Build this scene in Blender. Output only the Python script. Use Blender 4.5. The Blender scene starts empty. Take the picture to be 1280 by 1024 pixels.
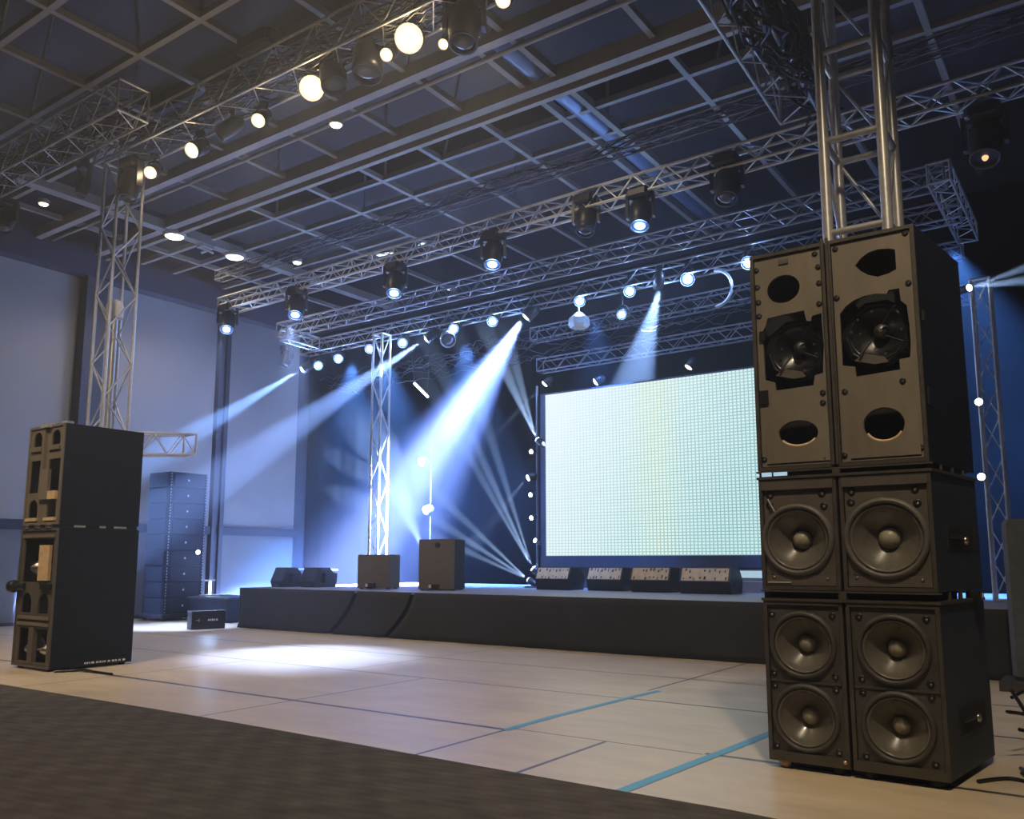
import bpy, math, random
from mathutils import Vector as V, Matrix
from mathutils.geometry import tessellate_polygon
random.seed(7)
S = bpy.context.scene
COL = S.collection
PI = math.pi

# ------------------------------------------------------------------ materials
def mat(name, col, rough=.5, metal=0., noise=0., scale=8., bump=0., bscale=60., coat=0., stretch=None, spec=.5):
    m = bpy.data.materials.new(name); m.use_nodes = True
    nt = m.node_tree; b = nt.nodes['Principled BSDF']
    b.inputs['Base Color'].default_value = (*col, 1); b.inputs['Roughness'].default_value = rough
    b.inputs['Metallic'].default_value = metal; b.inputs['Coat Weight'].default_value = coat
    b.inputs['Specular IOR Level'].default_value = spec
    tc = nt.nodes.new('ShaderNodeTexCoord'); mp = nt.nodes.new('ShaderNodeMapping')
    nt.links.new(tc.outputs['Object'], mp.inputs['Vector'])
    if stretch: mp.inputs['Scale'].default_value = stretch
    if noise:
        n = nt.nodes.new('ShaderNodeTexNoise'); n.inputs['Scale'].default_value = scale
        n.inputs['Detail'].default_value = 6; n.inputs['Roughness'].default_value = .65
        r = nt.nodes.new('ShaderNodeValToRGB')
        r.color_ramp.elements[0].position = .25; r.color_ramp.elements[1].position = .75
        r.color_ramp.elements[0].color = (*[c*(1-noise) for c in col], 1)
        r.color_ramp.elements[1].color = (*[min(1, c*(1+noise)) for c in col], 1)
        nt.links.new(mp.outputs[0], n.inputs['Vector'])
        nt.links.new(n.outputs['Fac'], r.inputs['Fac']); nt.links.new(r.outputs['Color'], b.inputs['Base Color'])
        mr = nt.nodes.new('ShaderNodeMapRange')
        mr.inputs['To Min'].default_value = max(.05, rough-.12); mr.inputs['To Max'].default_value = min(1, rough+.12)
        nt.links.new(n.outputs['Fac'], mr.inputs['Value']); nt.links.new(mr.outputs[0], b.inputs['Roughness'])
    if bump:
        n2 = nt.nodes.new('ShaderNodeTexNoise'); n2.inputs['Scale'].default_value = bscale
        n2.inputs['Detail'].default_value = 4
        bp = nt.nodes.new('ShaderNodeBump'); bp.inputs['Strength'].default_value = bump; bp.inputs['Distance'].default_value = .01
        nt.links.new(mp.outputs[0], n2.inputs['Vector'])
        nt.links.new(n2.outputs['Fac'], bp.inputs['Height']); nt.links.new(bp.outputs[0], b.inputs['Normal'])
    return m

def emis(name, col, strength, sample=False):
    m = bpy.data.materials.new(name); m.use_nodes = True
    nt = m.node_tree; nt.nodes.clear()
    o = nt.nodes.new('ShaderNodeOutputMaterial'); e = nt.nodes.new('ShaderNodeEmission')
    e.inputs['Color'].default_value = (*col, 1); e.inputs['Strength'].default_value = strength
    nt.links.new(e.outputs[0], o.inputs[0])
    m.cycles.emission_sampling = 'AUTO' if sample else 'NONE'
    return m

M = {}
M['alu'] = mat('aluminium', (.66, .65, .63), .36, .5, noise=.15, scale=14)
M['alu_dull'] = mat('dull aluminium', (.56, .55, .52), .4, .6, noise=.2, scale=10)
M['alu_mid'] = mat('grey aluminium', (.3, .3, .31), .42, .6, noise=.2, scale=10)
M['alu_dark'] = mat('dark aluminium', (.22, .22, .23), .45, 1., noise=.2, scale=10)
M['black'] = mat('black paint', (.012, .013, .015), .45, noise=.3, scale=20)
M['black_metal'] = mat('black metal', (.014, .015, .018), .38, noise=.3, scale=12)
M['cable'] = mat('cable rubber', (.012, .012, .013), .32, noise=.2)
M['foil'] = mat('black foil', (.02, .02, .022), .2, .6, noise=.3, bump=.5, bscale=20)
M['cab'] = mat('speaker cabinet paint', (.012, .017, .026), .6, noise=.25, scale=6, bump=.12, bscale=220, spec=.15)
M['cab_blue_lit'] = mat('blue-lit black cabinet paint', (.03, .04, .056), .55, noise=.25, scale=6, bump=.12, bscale=220, spec=.3)  # lighter copy of the black paint, faint blue light put into its colour
M['cab_edge'] = mat('worn cabinet edge', (.06, .052, .043), .5, noise=.35, scale=9, bump=.1)
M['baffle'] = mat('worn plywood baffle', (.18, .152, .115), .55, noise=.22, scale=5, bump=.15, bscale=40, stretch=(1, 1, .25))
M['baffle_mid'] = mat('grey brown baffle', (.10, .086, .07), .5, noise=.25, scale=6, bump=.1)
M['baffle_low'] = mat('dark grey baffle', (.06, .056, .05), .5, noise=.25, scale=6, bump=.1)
M['cone'] = mat('paper cone', (.12, .11, .088), .3, noise=.12, scale=12, coat=.3)
M['cone_dark'] = mat('dark glossy cone', (.012, .012, .015), .3, noise=.3, scale=9, coat=.1)
M['cap'] = mat('dust cap', (.3, .27, .2), .4, noise=.2, scale=20)
M['surround'] = mat('rubber surround', (.11, .1, .088), .5, noise=.15, scale=14)
M['inner'] = mat('cabinet inside', (.006, .006, .008), .8)
M['tan'] = mat('tan perforated panel', (.66, .47, .26), .55, noise=.25, scale=9)
M['speck'] = mat('black fittings', (.01, .01, .01), .4)
M['bolt'] = mat('steel bolt', (.5, .48, .45), .28, 1.)
M['copper'] = mat('copper-lit foot', (.55, .38, .24), .35, .8)  # warm light on the front foot put into its colour; jack shares it
M['skirt'] = mat('black stage cloth', (.035, .032, .03), .8, noise=.2, scale=3, bump=.25, bscale=14, spec=.2)
M['deck'] = mat('pale stage deck', (.24, .225, .24), .5, noise=.08, scale=3)
M['box_brown'] = mat('grey brown cabinet', (.14, .115, .095), .6, noise=.12, scale=9)
M['tape'] = mat('blue tape', (.09, .36, .56), .45, noise=.15, scale=6)
M['white'] = mat('white plastic', (.75, .75, .74), .5)
M['wallp'] = mat('pale wall panel', (.40, .39, .375), .75, noise=.06, scale=.7)
M['wall_low'] = mat('grey lower wall', (.17, .175, .18), .75, noise=.1, scale=2, bump=.1)
M['wall_dark'] = mat('dark wall', (.03, .036, .05), .8, noise=.15, scale=2)
M['column'] = mat('dark column', (.045, .05, .062), .6, noise=.1)
M['beam'] = mat('ceiling beam paint', (.28, .255, .215), .6, noise=.15, scale=2.5)
M['beam_pale'] = mat('pale ceiling beam paint', (.37, .335, .28), .55, noise=.15, scale=2.5)
M['roof'] = mat('dark roof panel', (.033, .030, .027), .85, noise=.2, scale=1.5)
M['duct'] = mat('blue-lit duct', (.2, .27, .42), .35, .3, noise=.1, scale=4)  # blue light falling on the metal duct is put into its colour
M['curtain'] = mat('black backdrop cloth', (.0022, .0024, .003), .95, noise=.15, scale=4, spec=0.)
M['grey_cloth'] = mat('grey felt', (.1, .108, .12), .9, noise=.25, scale=8, bump=.2, bscale=80)
M['bluebox'] = mat('blue grey case', (.04, .05, .075), .5, noise=.15)
M['lens_blue'] = emis('blue white lens', (.72, .85, 1.), 14)
M['lens_rim'] = emis('blue lens rim', (.06, .22, 1.), 1.5)
M['lens_warm'] = emis('warm lens', (1., .86, .58), 14)
M['lens_warm_rim'] = emis('amber lens rim', (1., .62, .28), 3)
M['lens_dim'] = emis('dim warm lens', (1., .6, .3), 1.2)
M['downlight'] = emis('ceiling lamp lens', (1., .84, .62), 9)
M['tube_glow'] = emis('white tube', (.85, .93, 1.), 6)
M['lens_off'] = mat('unlit lens', (.05, .055, .07), .1, coat=.6)
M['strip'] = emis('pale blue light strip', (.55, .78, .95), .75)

# ------------------------------------------------------------------ mesh builder (world coordinates)
def frame(d):
    d = V(d).normalized(); up = V((0, 0, 1)) if abs(d.z) < .98 else V((1, 0, 0))
    x = up.cross(d).normalized(); y = d.cross(x)
    return x, y, d

class MB:
    def __init__(s): s.v = []; s.f = []; s.smooth = []
    def add(s, vs, fs, sm=False):
        o = len(s.v); s.v += [tuple(p) for p in vs]
        for f in fs: s.f.append([i+o for i in f]); s.smooth.append(sm)
        return s
    def hexa(s, p):   # 4 bottom (ccw) + 4 top
        return s.add(p, [(3, 2, 1, 0), (4, 5, 6, 7), (0, 1, 5, 4), (1, 2, 6, 5), (2, 3, 7, 6), (3, 0, 4, 7)])
    def box(s, a, b):
        x0, y0, z0 = a; x1, y1, z1 = b
        return s.hexa([(x0, y0, z0), (x1, y0, z0), (x1, y1, z0), (x0, y1, z0), (x0, y0, z1), (x1, y0, z1), (x1, y1, z1), (x0, y1, z1)])
    def bbox(s, a, b, r=.01):   # box with chamfered vertical/horizontal edges
        x0, y0, z0 = a; x1, y1, z1 = b; r = min(r, (x1-x0)/3, (y1-y0)/3, (z1-z0)/3)
        def ring(i, z): return [(x0+r+i, y0+i, z), (x1-r-i, y0+i, z), (x1-i, y0+r+i, z), (x1-i, y1-r-i, z), (x1-r-i, y1-i, z), (x0+r+i, y1-i, z), (x0+i, y1-r-i, z), (x0+i, y0+r+i, z)]
        return s.rings([ring(r*.7, z0), ring(0, z0+r), ring(0, z1-r), ring(r*.7, z1)])
    def rings(s, rs, cap=True, sm=False):
        n = len(rs[0]); vs = [p for r in rs for p in r]; fs = []
        for k in range(len(rs)-1):
            for i in range(n):
                j = (i+1) % n; fs.append((k*n+i, k*n+j, (k+1)*n+j, (k+1)*n+i))
        s.add(vs, fs, sm)
        if cap:
            s.add(rs[0], [tuple(reversed(range(n)))]); s.add(rs[-1], [tuple(range(n))])
        return s
    def obox(s, c, dims, rot):  # oriented box, rot = 3x3 columns
        x, y, z = [V(q) for q in rot]; c = V(c); a, b, d = [q/2 for q in dims]
        pts = [c+x*i*a+y*j*b+z*k*d for k in (-1, 1) for i, j in ((-1, -1), (1, -1), (1, 1), (-1, 1))]
        return s.hexa(pts)
    def tube(s, p, q, r, n=8, r2=None):
        p, q = V(p), V(q); x, y, d = frame(q-p); r2 = r if r2 is None else r2
        return s.rings([[a+x*rr*math.cos(2*PI*i/n)+y*rr*math.sin(2*PI*i/n) for i in range(n)] for a, rr in ((p, r), (q, r2))], sm=n > 5)
    def path(s, pts, r, n=6, closed=False):
        pts = [V(p) for p in pts]; rs = []
        for i, p in enumerate(pts):
            d = pts[min(i+1, len(pts)-1)]-pts[max(i-1, 0)]
            if d.length < 1e-6: d = V((0, 0, 1))
            x, y, _ = frame(d)
            rs.append([p+x*r*math.cos(2*PI*k/n)+y*r*math.sin(2*PI*k/n) for k in range(n)])
        return s.rings(rs, sm=True)
    def lathe(s, c, d, prof, n=24, cap=True, sm=True):   # prof: (radius, distance along d)
        c = V(c); x, y, d = frame(d)
        return s.rings([[c+d*h+x*r*math.cos(2*PI*i/n)+y*r*math.sin(2*PI*i/n) for i in range(n)] for r, h in prof], cap=cap, sm=sm)
    def prism(s, prof, x0, x1):   # profile in (y,z), extruded along X
        return s.rings([[(x0, y, z) for y, z in prof], [(x1, y, z) for y, z in prof]])
    def plate(s, outer, holes, y0, t):   # outline in (x,z), plate from y0 to y0+t, with holes
        loops = [outer]+holes; allp = [p for l in loops for p in l]
        tri = tessellate_polygon([[V((x, z, 0)) for x, z in l] for l in loops])
        n = len(allp)
        vs = [(x, y0, z) for x, z in allp]+[(x, y0+t, z) for x, z in allp]
        fs = []
        for a, b, c in tri:
            (ax, az), (bx, bz), (cx, cz) = allp[a], allp[b], allp[c]
            if (bx-ax)*(cz-az)-(bz-az)*(cx-ax) < 0: b, c = c, b
            fs += [(a, b, c), (n+a, n+c, n+b)]
        o = 0
        for l in loops:
            m = len(l)
            for i in range(m):
                j = (i+1) % m; fs.append((o+i, o+j, n+o+j, n+o+i))
            o += m
        return s.add(vs, fs)
    def build(s, name, m, parent=None, kind=None):
        loc = V((0, 0, 0)); p = parent
        while p is not None: loc += p.location; p = p.parent
        me = bpy.data.meshes.new(name)
        if parent is None and s.v:
            xs = [q[0] for q in s.v]; ys = [q[1] for q in s.v]; zs = [q[2] for q in s.v]
            loc = V(((min(xs)+max(xs))/2, (min(ys)+max(ys))/2, min(zs)))
        me.from_pydata([(V(q)-loc)[:] for q in s.v], [], s.f); me.update()
        for pl, sm in zip(me.polygons, s.smooth): pl.use_smooth = sm
        me.materials.append(M[m] if isinstance(m, str) else m)
        o = bpy.data.objects.new(name, me); COL.objects.link(o)
        if parent is None: o.location = loc
        else: o.parent = parent
        if kind: o['kind'] = kind
        return o

def thing(name, label, cat, loc, group=None):
    o = bpy.data.objects.new(name, None); COL.objects.link(o); o.location = loc
    o.empty_display_size = .1
    return tag(o, label, cat, group)
def tag(o, label, cat, group=None):
    o['label'] = label; o['category'] = cat
    if group: o['group'] = group
    return o
def circ(cx, cz, rx, rz, n=28, a0=0): return [(cx+rx*math.cos(a0+2*PI*i/n), cz+rz*math.sin(a0+2*PI*i/n)) for i in range(n)]
def rect(x0, z0, x1, z1): return [(x0, z0), (x1, z0), (x1, z1), (x0, z1)]

def spot(loc, target, size, power, col, blend=.3, radius=.04, parent=None, name='lamp_beam'):
    l = bpy.data.lights.new(name, 'SPOT'); l.energy = power; l.color = col
    l.spot_size = math.radians(size); l.spot_blend = blend; l.shadow_soft_size = radius
    o = bpy.data.objects.new(name, l); COL.objects.link(o)
    loc = V(loc); o.rotation_euler = (V(target)-loc).to_track_quat('-Z', 'Y').to_euler()
    if parent: o.parent = parent; o.location = loc-parent.location
    else: o.location = loc
    return o
def halo(loc, kind, power, parent):
    l = bpy.data.lights.new('lamp_glow', 'POINT'); l.energy = power; l.shadow_soft_size = .05
    l.color = (.25, .45, 1.) if kind == 'blue' else (1., .72, .4)
    o = bpy.data.objects.new('lamp_glow', l); COL.objects.link(o); o.parent = parent; o.location = V(loc)-parent.location
BLUE = (.30, .50, 1.); PALE = (.42, .62, 1.); WARM = (1., .80, .55)

# ------------------------------------------------------------------ camera
cam = bpy.data.cameras.new('camera'); cam.sensor_width = 36; cam.lens = 1071/1280*36; cam.shift_y = 38.3/1280
co = bpy.data.objects.new('camera', cam); COL.objects.link(co)
co.location = (0, 0, 1.4); co.rotation_euler = (math.radians(98), 0, math.radians(35.1))
S.camera = co

# ------------------------------------------------------------------ setting
def floor_material():
    m = mat('pale laid floor', (.6, .495, .345), .38, noise=.2, scale=2.2, bump=.04, bscale=30, stretch=(.5, 1.6, 1))
    nt = m.node_tree; b = nt.nodes['Principled BSDF']
    geo = nt.nodes.new('ShaderNodeNewGeometry'); sep = nt.nodes.new('ShaderNodeSeparateXYZ')
    nt.links.new(geo.outputs['Position'], sep.inputs[0])
    acc = None
    def line(axis, pos, w, lo=None, hi=None):
        nonlocal acc
        c = nt.nodes.new('ShaderNodeMath'); c.operation = 'COMPARE'; c.inputs[1].default_value = pos; c.inputs[2].default_value = w/2
        nt.links.new(sep.outputs[axis], c.inputs[0]); out = c.outputs[0]
        if lo is not None:
            k = nt.nodes.new('ShaderNodeMath'); k.operation = 'COMPARE'; k.inputs[1].default_value = (lo+hi)/2; k.inputs[2].default_value = (hi-lo)/2
            nt.links.new(sep.outputs[1-axis], k.inputs[0])
            mu = nt.nodes.new('ShaderNodeMath'); mu.operation = 'MULTIPLY'
            nt.links.new(out, mu.inputs[0]); nt.links.new(k.outputs[0], mu.inputs[1]); out = mu.outputs[0]
        if acc is None: acc = out
        else:
            mx = nt.nodes.new('ShaderNodeMath'); mx.operation = 'MAXIMUM'
            nt.links.new(acc, mx.inputs[0]); nt.links.new(out, mx.inputs[1]); acc = mx.outputs[0]
    line(1, 6.05, .06, -16, -4.3); line(1, 6.12, .02, -4.3, -2.6); line(1, 6.16, .055, -2.6, 2)
    line(1, 8.08, .03, -19.7, -4.3); line(1, 8.1, .05, -4.3, 3); line(1, 9.82, .035); line(1, 11.2, .012, -19, -16)
    line(0, -4.31, .035, 4.8, 6.1); line(0, -4.31, .03, 8.7, 11.8); line(0, -3.4, .035, 4.8, 6.12)
    for x in (-6.95, -10.2, -12.9, -16.0): line(0, x, .022, 4.8, 8.08)
    line(0, -8.3, .018, 8.08, 11.8); line(0, -11.6, .018, 8.08, 11.8)
    mix = nt.nodes.new('ShaderNodeMix'); mix.data_type = 'RGBA'
    src = b.inputs['Base Color'].links[0].from_socket
    nt.links.new(acc, mix.inputs['Factor']); nt.links.new(src, mix.inputs['A']); mix.inputs['B'].default_value = (.06, .05, .042, 1)
    nt.links.new(mix.outputs['Result'], b.inputs['Base Color'])
    return m
MB().box((-20, -7, -.2), (5, 20, 0)).build('floor', floor_material(), kind='structure')

def carpet_material():
    m = mat('dark carpet', (.096, .087, .076), .95, noise=.3, scale=3, bump=.8, bscale=90, stretch=(1, 2.2, 1), spec=.1)
    nt = m.node_tree; b = nt.nodes['Principled BSDF']; src = b.inputs['Base Color'].links[0].from_socket
    tc = nt.nodes.new('ShaderNodeTexCoord'); mul = None
    for rot, sc in ((.78, 1.1), (-.78, 1.1), (1.4, 3.1)):
        mp = nt.nodes.new('ShaderNodeMapping'); mp.inputs['Rotation'].default_value = (0, 0, rot)
        wv = nt.nodes.new('ShaderNodeTexWave'); wv.inputs['Scale'].default_value = sc; wv.inputs['Distortion'].default_value = 2; wv.inputs['Detail'].default_value = 3
        nt.links.new(tc.outputs['Object'], mp.inputs[0]); nt.links.new(mp.outputs[0], wv.inputs[0])
        mr = nt.nodes.new('ShaderNodeMapRange'); mr.inputs['To Min'].default_value = .92; mr.inputs['To Max'].default_value = 1.08
        nt.links.new(wv.outputs['Fac'], mr.inputs[0])
        mx = nt.nodes.new('ShaderNodeMix'); mx.data_type = 'RGBA'; mx.blend_type = 'MULTIPLY'; mx.inputs['Factor'].default_value = 1
        nt.links.new(src, mx.inputs['A']); nt.links.new(mr.outputs[0], mx.inputs['B']); src = mx.outputs['Result']
    nt.links.new(src, b.inputs['Base Color'])
    return m
mb = MB(); n = 40
prof = []
for i in range(n+1):
    x = -19.6+24.4*i/n
    prof.append((x, 4.87+.03*math.sin(x*.7)-(.10 if x > -1.8 else 0)*min(1, (x+1.8))))
top = [(x, y, .014) for x, y in prof]; bot = [(x, -6.8, .014) for x, y in prof]
mb.add(bot+top+[(x, y, 0) for x, y in prof], [(i, i+1, n+2+i, n+1+i) for i in range(n)]+[(n+1+i, n+2+i, 2*n+3+i, 2*n+2+i) for i in range(n)])
tag(mb.build('carpet', carpet_material()), 'dark grey-brown carpet covering the floor in the foreground', 'carpet')

def tape(pts, w, label):
    b = MB(); L = []
    for i, p in enumerate(pts):
        p = V((*p, 0)); a = V((*pts[max(i-1, 0)], 0)); c = V((*pts[min(i+1, len(pts)-1)], 0))
        d = (c-a).normalized(); nrm = V((-d.y, d.x, 0))
        L += [p+nrm*w/2+V((0, 0, .003)), p-nrm*w/2+V((0, 0, .003))]
    b.add(L, [(2*i, 2*i+1, 2*i+3, 2*i+2) for i in range(len(pts)-1)])
    lo = [q-V((0, 0, .002)) for q in L]
    b.add(lo, [(2*i+2, 2*i+3, 2*i+1, 2*i) for i in range(len(pts)-1)])
    tag(b.build('floor_tape', 'tape'), label, 'tape')
tape([(-2.61, 4.88), (-2.56, 5.6), (-2.5, 6.4), (-2.45, 7.2), (-2.42, 7.9)], .085, 'wide blue tape on the floor running in behind the right speaker stack')
tape([(-4.3, 6.02), (-4.31, 6.8), (-4.27, 7.6), (-4.24, 8.3), (-4.2, 8.75)], .075, 'narrow blue tape on the floor in front of the middle of the stage')

# walls
MB().box((-20.1, -7, 0), (-19.8, 20, 10.6)).build('wall_left', 'wall_dark', kind='structure')
MB().box((-20, 17.9, 0), (5, 18.2, 10.6)).build('wall_back', 'wall_dark', kind='structure')
MB().box((4.8, -7, 0), (5.1, 18, 10.6)).build('wall_right', 'wall_dark', kind='structure')
MB().box((-20, -7.2, 0), (5, -7, 10.6)).build('wall_front', 'wall_dark', kind='structure')
# left wall panelling
tn = 0
def trim(b, m):
    global tn
    tn += 1; return b.build('trim_%d' % tn, m, kind='structure')
for y0, y1 in ((-6.8, 3.4), (3.5, 10.2), (10.7, 14.05), (14.45, 16.95)):
    trim(MB().box((-19.8, y0, 2.3), (-19.74, y1, 8.08)), 'wallp')
    trim(MB().box((-19.8, y0, .06), (-19.75, y1, 2.08)), 'wall_low')
trim(MB().box((-19.8, -6.8, 2.08), (-19.68, 17, 2.3)), 'wall_dark')
trim(MB().box((-19.8, -6.8, 8.08), (-19.35, 17.2, 8.75)), 'wall_dark')
trim(MB().box((-19.8, 10.2, 0), (-19.4, 10.7, 8.75)), 'column')
trim(MB().box((-19.8, 14.08, 0), (-19.62, 14.2, 8.1)).box((-19.8, 14.2, 0), (-19.68, 14.3, 8.1)).box((-19.8, 14.3, 0), (-19.6, 14.42, 8.1)), 'column')
MB().box((-19.8, -6.8, 0), (-19.72, 17, .07)).build('baseboard_left', 'column', kind='structure')

# ceiling: dark roof deck, beam grid hung on rods
ceil = MB().box((-20.1, -7.2, 10.4), (5.1, 18.2, 10.7)).build('ceiling', 'roof', kind='structure')
CZ = 8.7
GX = (-18.2, -14.35, -12.6, -11.15, -9.68, -8.25, -4.8, -3.2, -1.6, 0, 1.6, 3.2)
GY = (-4, -2.2, -.4, 1.4, 3.3, 5.08, 6.38, 7.75, 11.5, 12.38)
for x in GX: MB().box((x-.045, -7, CZ), (x+.045, 17.8, CZ+.1)).build('ceiling_beam', 'beam', ceil)
for y in GY: MB().box((-19.4, y-.045, CZ+.005), (4.8, y+.045, CZ+.11)).build('ceiling_beam', 'beam', ceil)
for y in (13.9, 15.4): MB().box((-19.4, y-.045, CZ+.005), (-12.6, y+.045, CZ+.11)).build('ceiling_beam', 'beam', ceil)
MB().box((-19.4, 8.9, CZ-.12), (4.8, 9.05, CZ+.1)).build('main_beam', 'beam_pale', ceil)
MB().tube((-19.4, 9.3, CZ-.05), (4.8, 9.3, CZ-.05), .035).build('conduit', 'beam_pale', ceil)
MB().box((-19.4, 10.28, CZ-.1), (4.8, 10.46, CZ+.16)).build('main_beam', 'beam_pale', ceil)
MB().box((-19.4, 10.54, CZ-.16), (4.8, 10.64, CZ+.1)).build('main_beam', 'beam_pale', ceil)
MB().box((-16.75, -7, CZ-.12), (-16.5, 17.8, CZ+.08)).build('main_beam', 'beam', ceil)
for dx in (-.3, .26): MB().box((-6.76+dx, -7, CZ-.02), (-6.66+dx, 17.8, CZ+.12)).build('main_beam', 'beam', ceil)
MB().tube((-6.74, 1, CZ+.16), (-6.74, 17.5, CZ+.16), .16, 16).build('duct', 'duct', ceil)
for x, y, dx in ((-12.6, 5.08, .5), (-11.15, 6.38, -.35), (-9.68, 6.38, 0), (-9.68, 5.08, .3), (-8.25, 9.0, 0), (-11.15, 11.55, 0), (-9.68, 11.55, .4),
                 (-4.8, 9.05, 0), (-6.7, 12.45, 0), (-4.8, 12.45, .3), (-14.35, 6.38, .5), (-14.35, 11.55, 0), (-12.6, 12.45, 0), (-3.2, 9.05, 0), (-9.68, 13.9, 0), (-14.35, 8.0, .3)):
    MB().tube((x, y, CZ+.05), (x+dx, y, 10.42), .025, 6).build('hanger_rod', 'beam', ceil)
# second tier of beams under the roof deck
for y in (3.3, 8.9, 13.5): MB().box((-19.8, y-.12, 10.0), (4.8, y+.12, 10.4)).build('roof_beam', 'wall_dark', ceil)

# ceiling downlights
for x, y, r, lab in ((-16.62, 10.6, .2, 'nearer of the two bright oval downlights on the ceiling beam by the left wall'),
                     (-16.62, 12.2, .2, 'farther of the two bright oval downlights on the ceiling beam by the left wall'),
                     (-15.69, 13.3, .1, 'small ceiling downlight above the left end of the front stage truss'),
                     (-10.02, 9.2, .1, 'small warm downlight on the pale main ceiling beam'),
                     (-17.2, 8.03, .09, 'small faint ceiling downlight left of the left truss tower')):
    t = thing('ceiling_downlight', lab, 'ceiling light', (x, y, CZ-.2))
    zz = CZ-.12
    MB().lathe((x, y, zz), (0, 0, -1), [(r*1.25, -.03), (r*1.25, .03), (r*1.05, .06), (r*.98, .04)], 24).build('trim_ring', 'beam_pale', t)
    MB().lathe((x, y, zz-.045), (0, 0, -1), [(r*.97, 0), (r*.8, .03), (r*.3, .045)], 24).build('lens', 'downlight', t)
    if r > .15: spot((x, y, zz-.12), (x, y, 0), 150, 150, WARM, .5, .15, t, 'downlight_glow')
t = thing('ceiling_bracket', 'small pale metal fitting between two bright oval downlights', 'fitting', (-16.62, 11.4, CZ-.3))
MB().box((-16.75, 11.25, CZ-.2), (-16.5, 11.55, CZ-.12)).tube((-16.6, 11.3, CZ-.2), (-16.45, 11.5, CZ-.32), .03).tube((-16.6, 11.5, CZ-.2), (-16.7, 11.35, CZ-.3), .03).build('bracket', 'alu', t)

# ------------------------------------------------------------------ trusses
def truss(name, label, p0, p1, s, cr=.025, br=.01, bay=.3, m='alu', individual=False, up=(0, 0, 1), rung=False, group=None, ends=True):
    p0, p1 = V(p0), V(p1); d = (p1-p0); L = d.length; d.normalize()
    if abs(d.z) > .9: a, b = V((1, 0, 0)), V((0, 1, 0))
    else: b = V((0, 0, 1)); a = b.cross(d).normalized()
    root = thing(name, label, 'truss', (p0 if abs(d.z) > .9 else (p0+p1)/2)[:], group)
    cs = [(-1, -1), (1, -1), (1, 1), (-1, 1)]
    off = [a*(i*s/2)+b*(j*s/2) for i, j in cs]
    for o in off: MB().tube(p0+o, p1+o, cr, 10).build('chord', m, root)
    n = max(2, round(L/bay))
    for k in range(4):
        o1, o2 = off[k], off[(k+1) % 4]; acc = MB()
        for i in range(n):
            q0 = p0+d*(L*i/n); q1 = p0+d*(L*(i+1)/n)
            u, w = (q0+o1, q1+o2) if (i+k) % 2 == 0 or rung else (q0+o2, q1+o1)
            if rung and k == 0: pass
            elif individual: MB().tube(u, w, br, 6).build('brace', m, root)
            else: acc.tube(u, w, br, 5)
            if rung and i:
                MB().tube(q0+o1, q0+o2, br*1.9, 8).build('rung', m, root)
        if not individual: acc.build('lacing', m, root)
    if ends:
        for q in (p0, p1):
            e = MB()
            for k in range(4): e.tube(q+off[k], q+off[(k+1) % 4], cr*.9, 6)
            e.build('end_frame', m, root)
    return root

def cables(name, label, p0, p1, w, h, cnt, m='cable', r=.012, amp=.06, seed=1, cat='cable', parent=None):
    rnd = random.Random(seed); p0, p1 = V(p0), V(p1); d = p1-p0; L = d.length
    a = V((0, 0, 1)).cross(d).normalized(); b = MB()
    for _ in range(cnt):
        u, v = rnd.uniform(-w, w)/2, rnd.uniform(-h, h)/2; n = max(6, int(L/.16)); pts = []
        s0 = rnd.uniform(0, .35) if rnd.random() < .5 else 0; s1 = rnd.uniform(.6, 1)
        for i in range(n+1):
            t = s0+(s1-s0)*i/n
            u += rnd.uniform(-amp, amp); v += rnd.uniform(-amp, amp)
            u = max(-w/2, min(w/2, u)); v = max(-h/2, min(h/2, v))
            pts.append(p0+d*t+a*u+V((0, 0, v)))
        b.path(pts, rnd.uniform(.6, 1.4)*r, 5)
    o = b.build(name, m, parent); o['kind'] = 'stuff'
    if parent is None: tag(o, label, cat)
    return o

truss('truss_tower', 'left silver truss tower rising behind the left speaker stack', (-12.76, 7.18, 0), (-12.76, 7.18, 7.8), .42, .026, .014, .56, 'alu', True)
truss('truss_tower', 'large bright truss tower rising behind the right speaker stack', (-1.6, 7.62, 0), (-1.6, 7.62, 8.4), .48, .046, .017, .83, 'alu', True, rung=True)
TA = truss('lighting_truss', 'overhead box truss entering from the left edge, ending above the left tower', (-19.2, 6.48, 8.14), (-11.4, 6.48, 8.14), .48, .022, .009, .36, 'alu_dull', True)
TB = truss('lighting_truss', 'warm-lit overhead truss with the row of amber lamps, starting at the left tower', (-13.3, 7.2, 8.1), (2.5, 7.2, 8.1), .48, .022, .009, .4, 'alu_dull')
cables('cable_loom', 'black cables tangled inside the overhead truss with amber lamps', (-13.2, 7.2, 8.06), (1, 7.2, 8.06), .44, .38, 40, seed=3, parent=TB)
cables('cable_loom', 'dark cables inside the overhead truss at the top left corner', (-19, 6.48, 8.12), (-11.5, 6.48, 8.12), .42, .36, 26, seed=5, parent=TA)
truss('lighting_truss', 'overhead truss packed with black cables beside the top of the right tower', (-3.0, 7.5, 7.75), (-3.0, 10.9, 7.45), .5, .024, .012, .4, 'alu_dull')
cables('cable_bundle', 'thick bundle of shiny black cables hanging along the truss left of the right tower', (-2.85, 7.6, 7.65), (-2.72, 11.1, 7.3), .5, .5, 46, 'foil', .022, .1, 9)
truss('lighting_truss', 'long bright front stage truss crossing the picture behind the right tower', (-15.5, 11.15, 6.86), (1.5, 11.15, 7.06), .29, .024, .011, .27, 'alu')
TC = truss('cable_tray', 'dark cable tray running above the front stage truss', (-15.5, 11.0, 7.5), (1.5, 11.0, 7.7), .2, .012, .006, .5, 'alu_dark')
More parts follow.
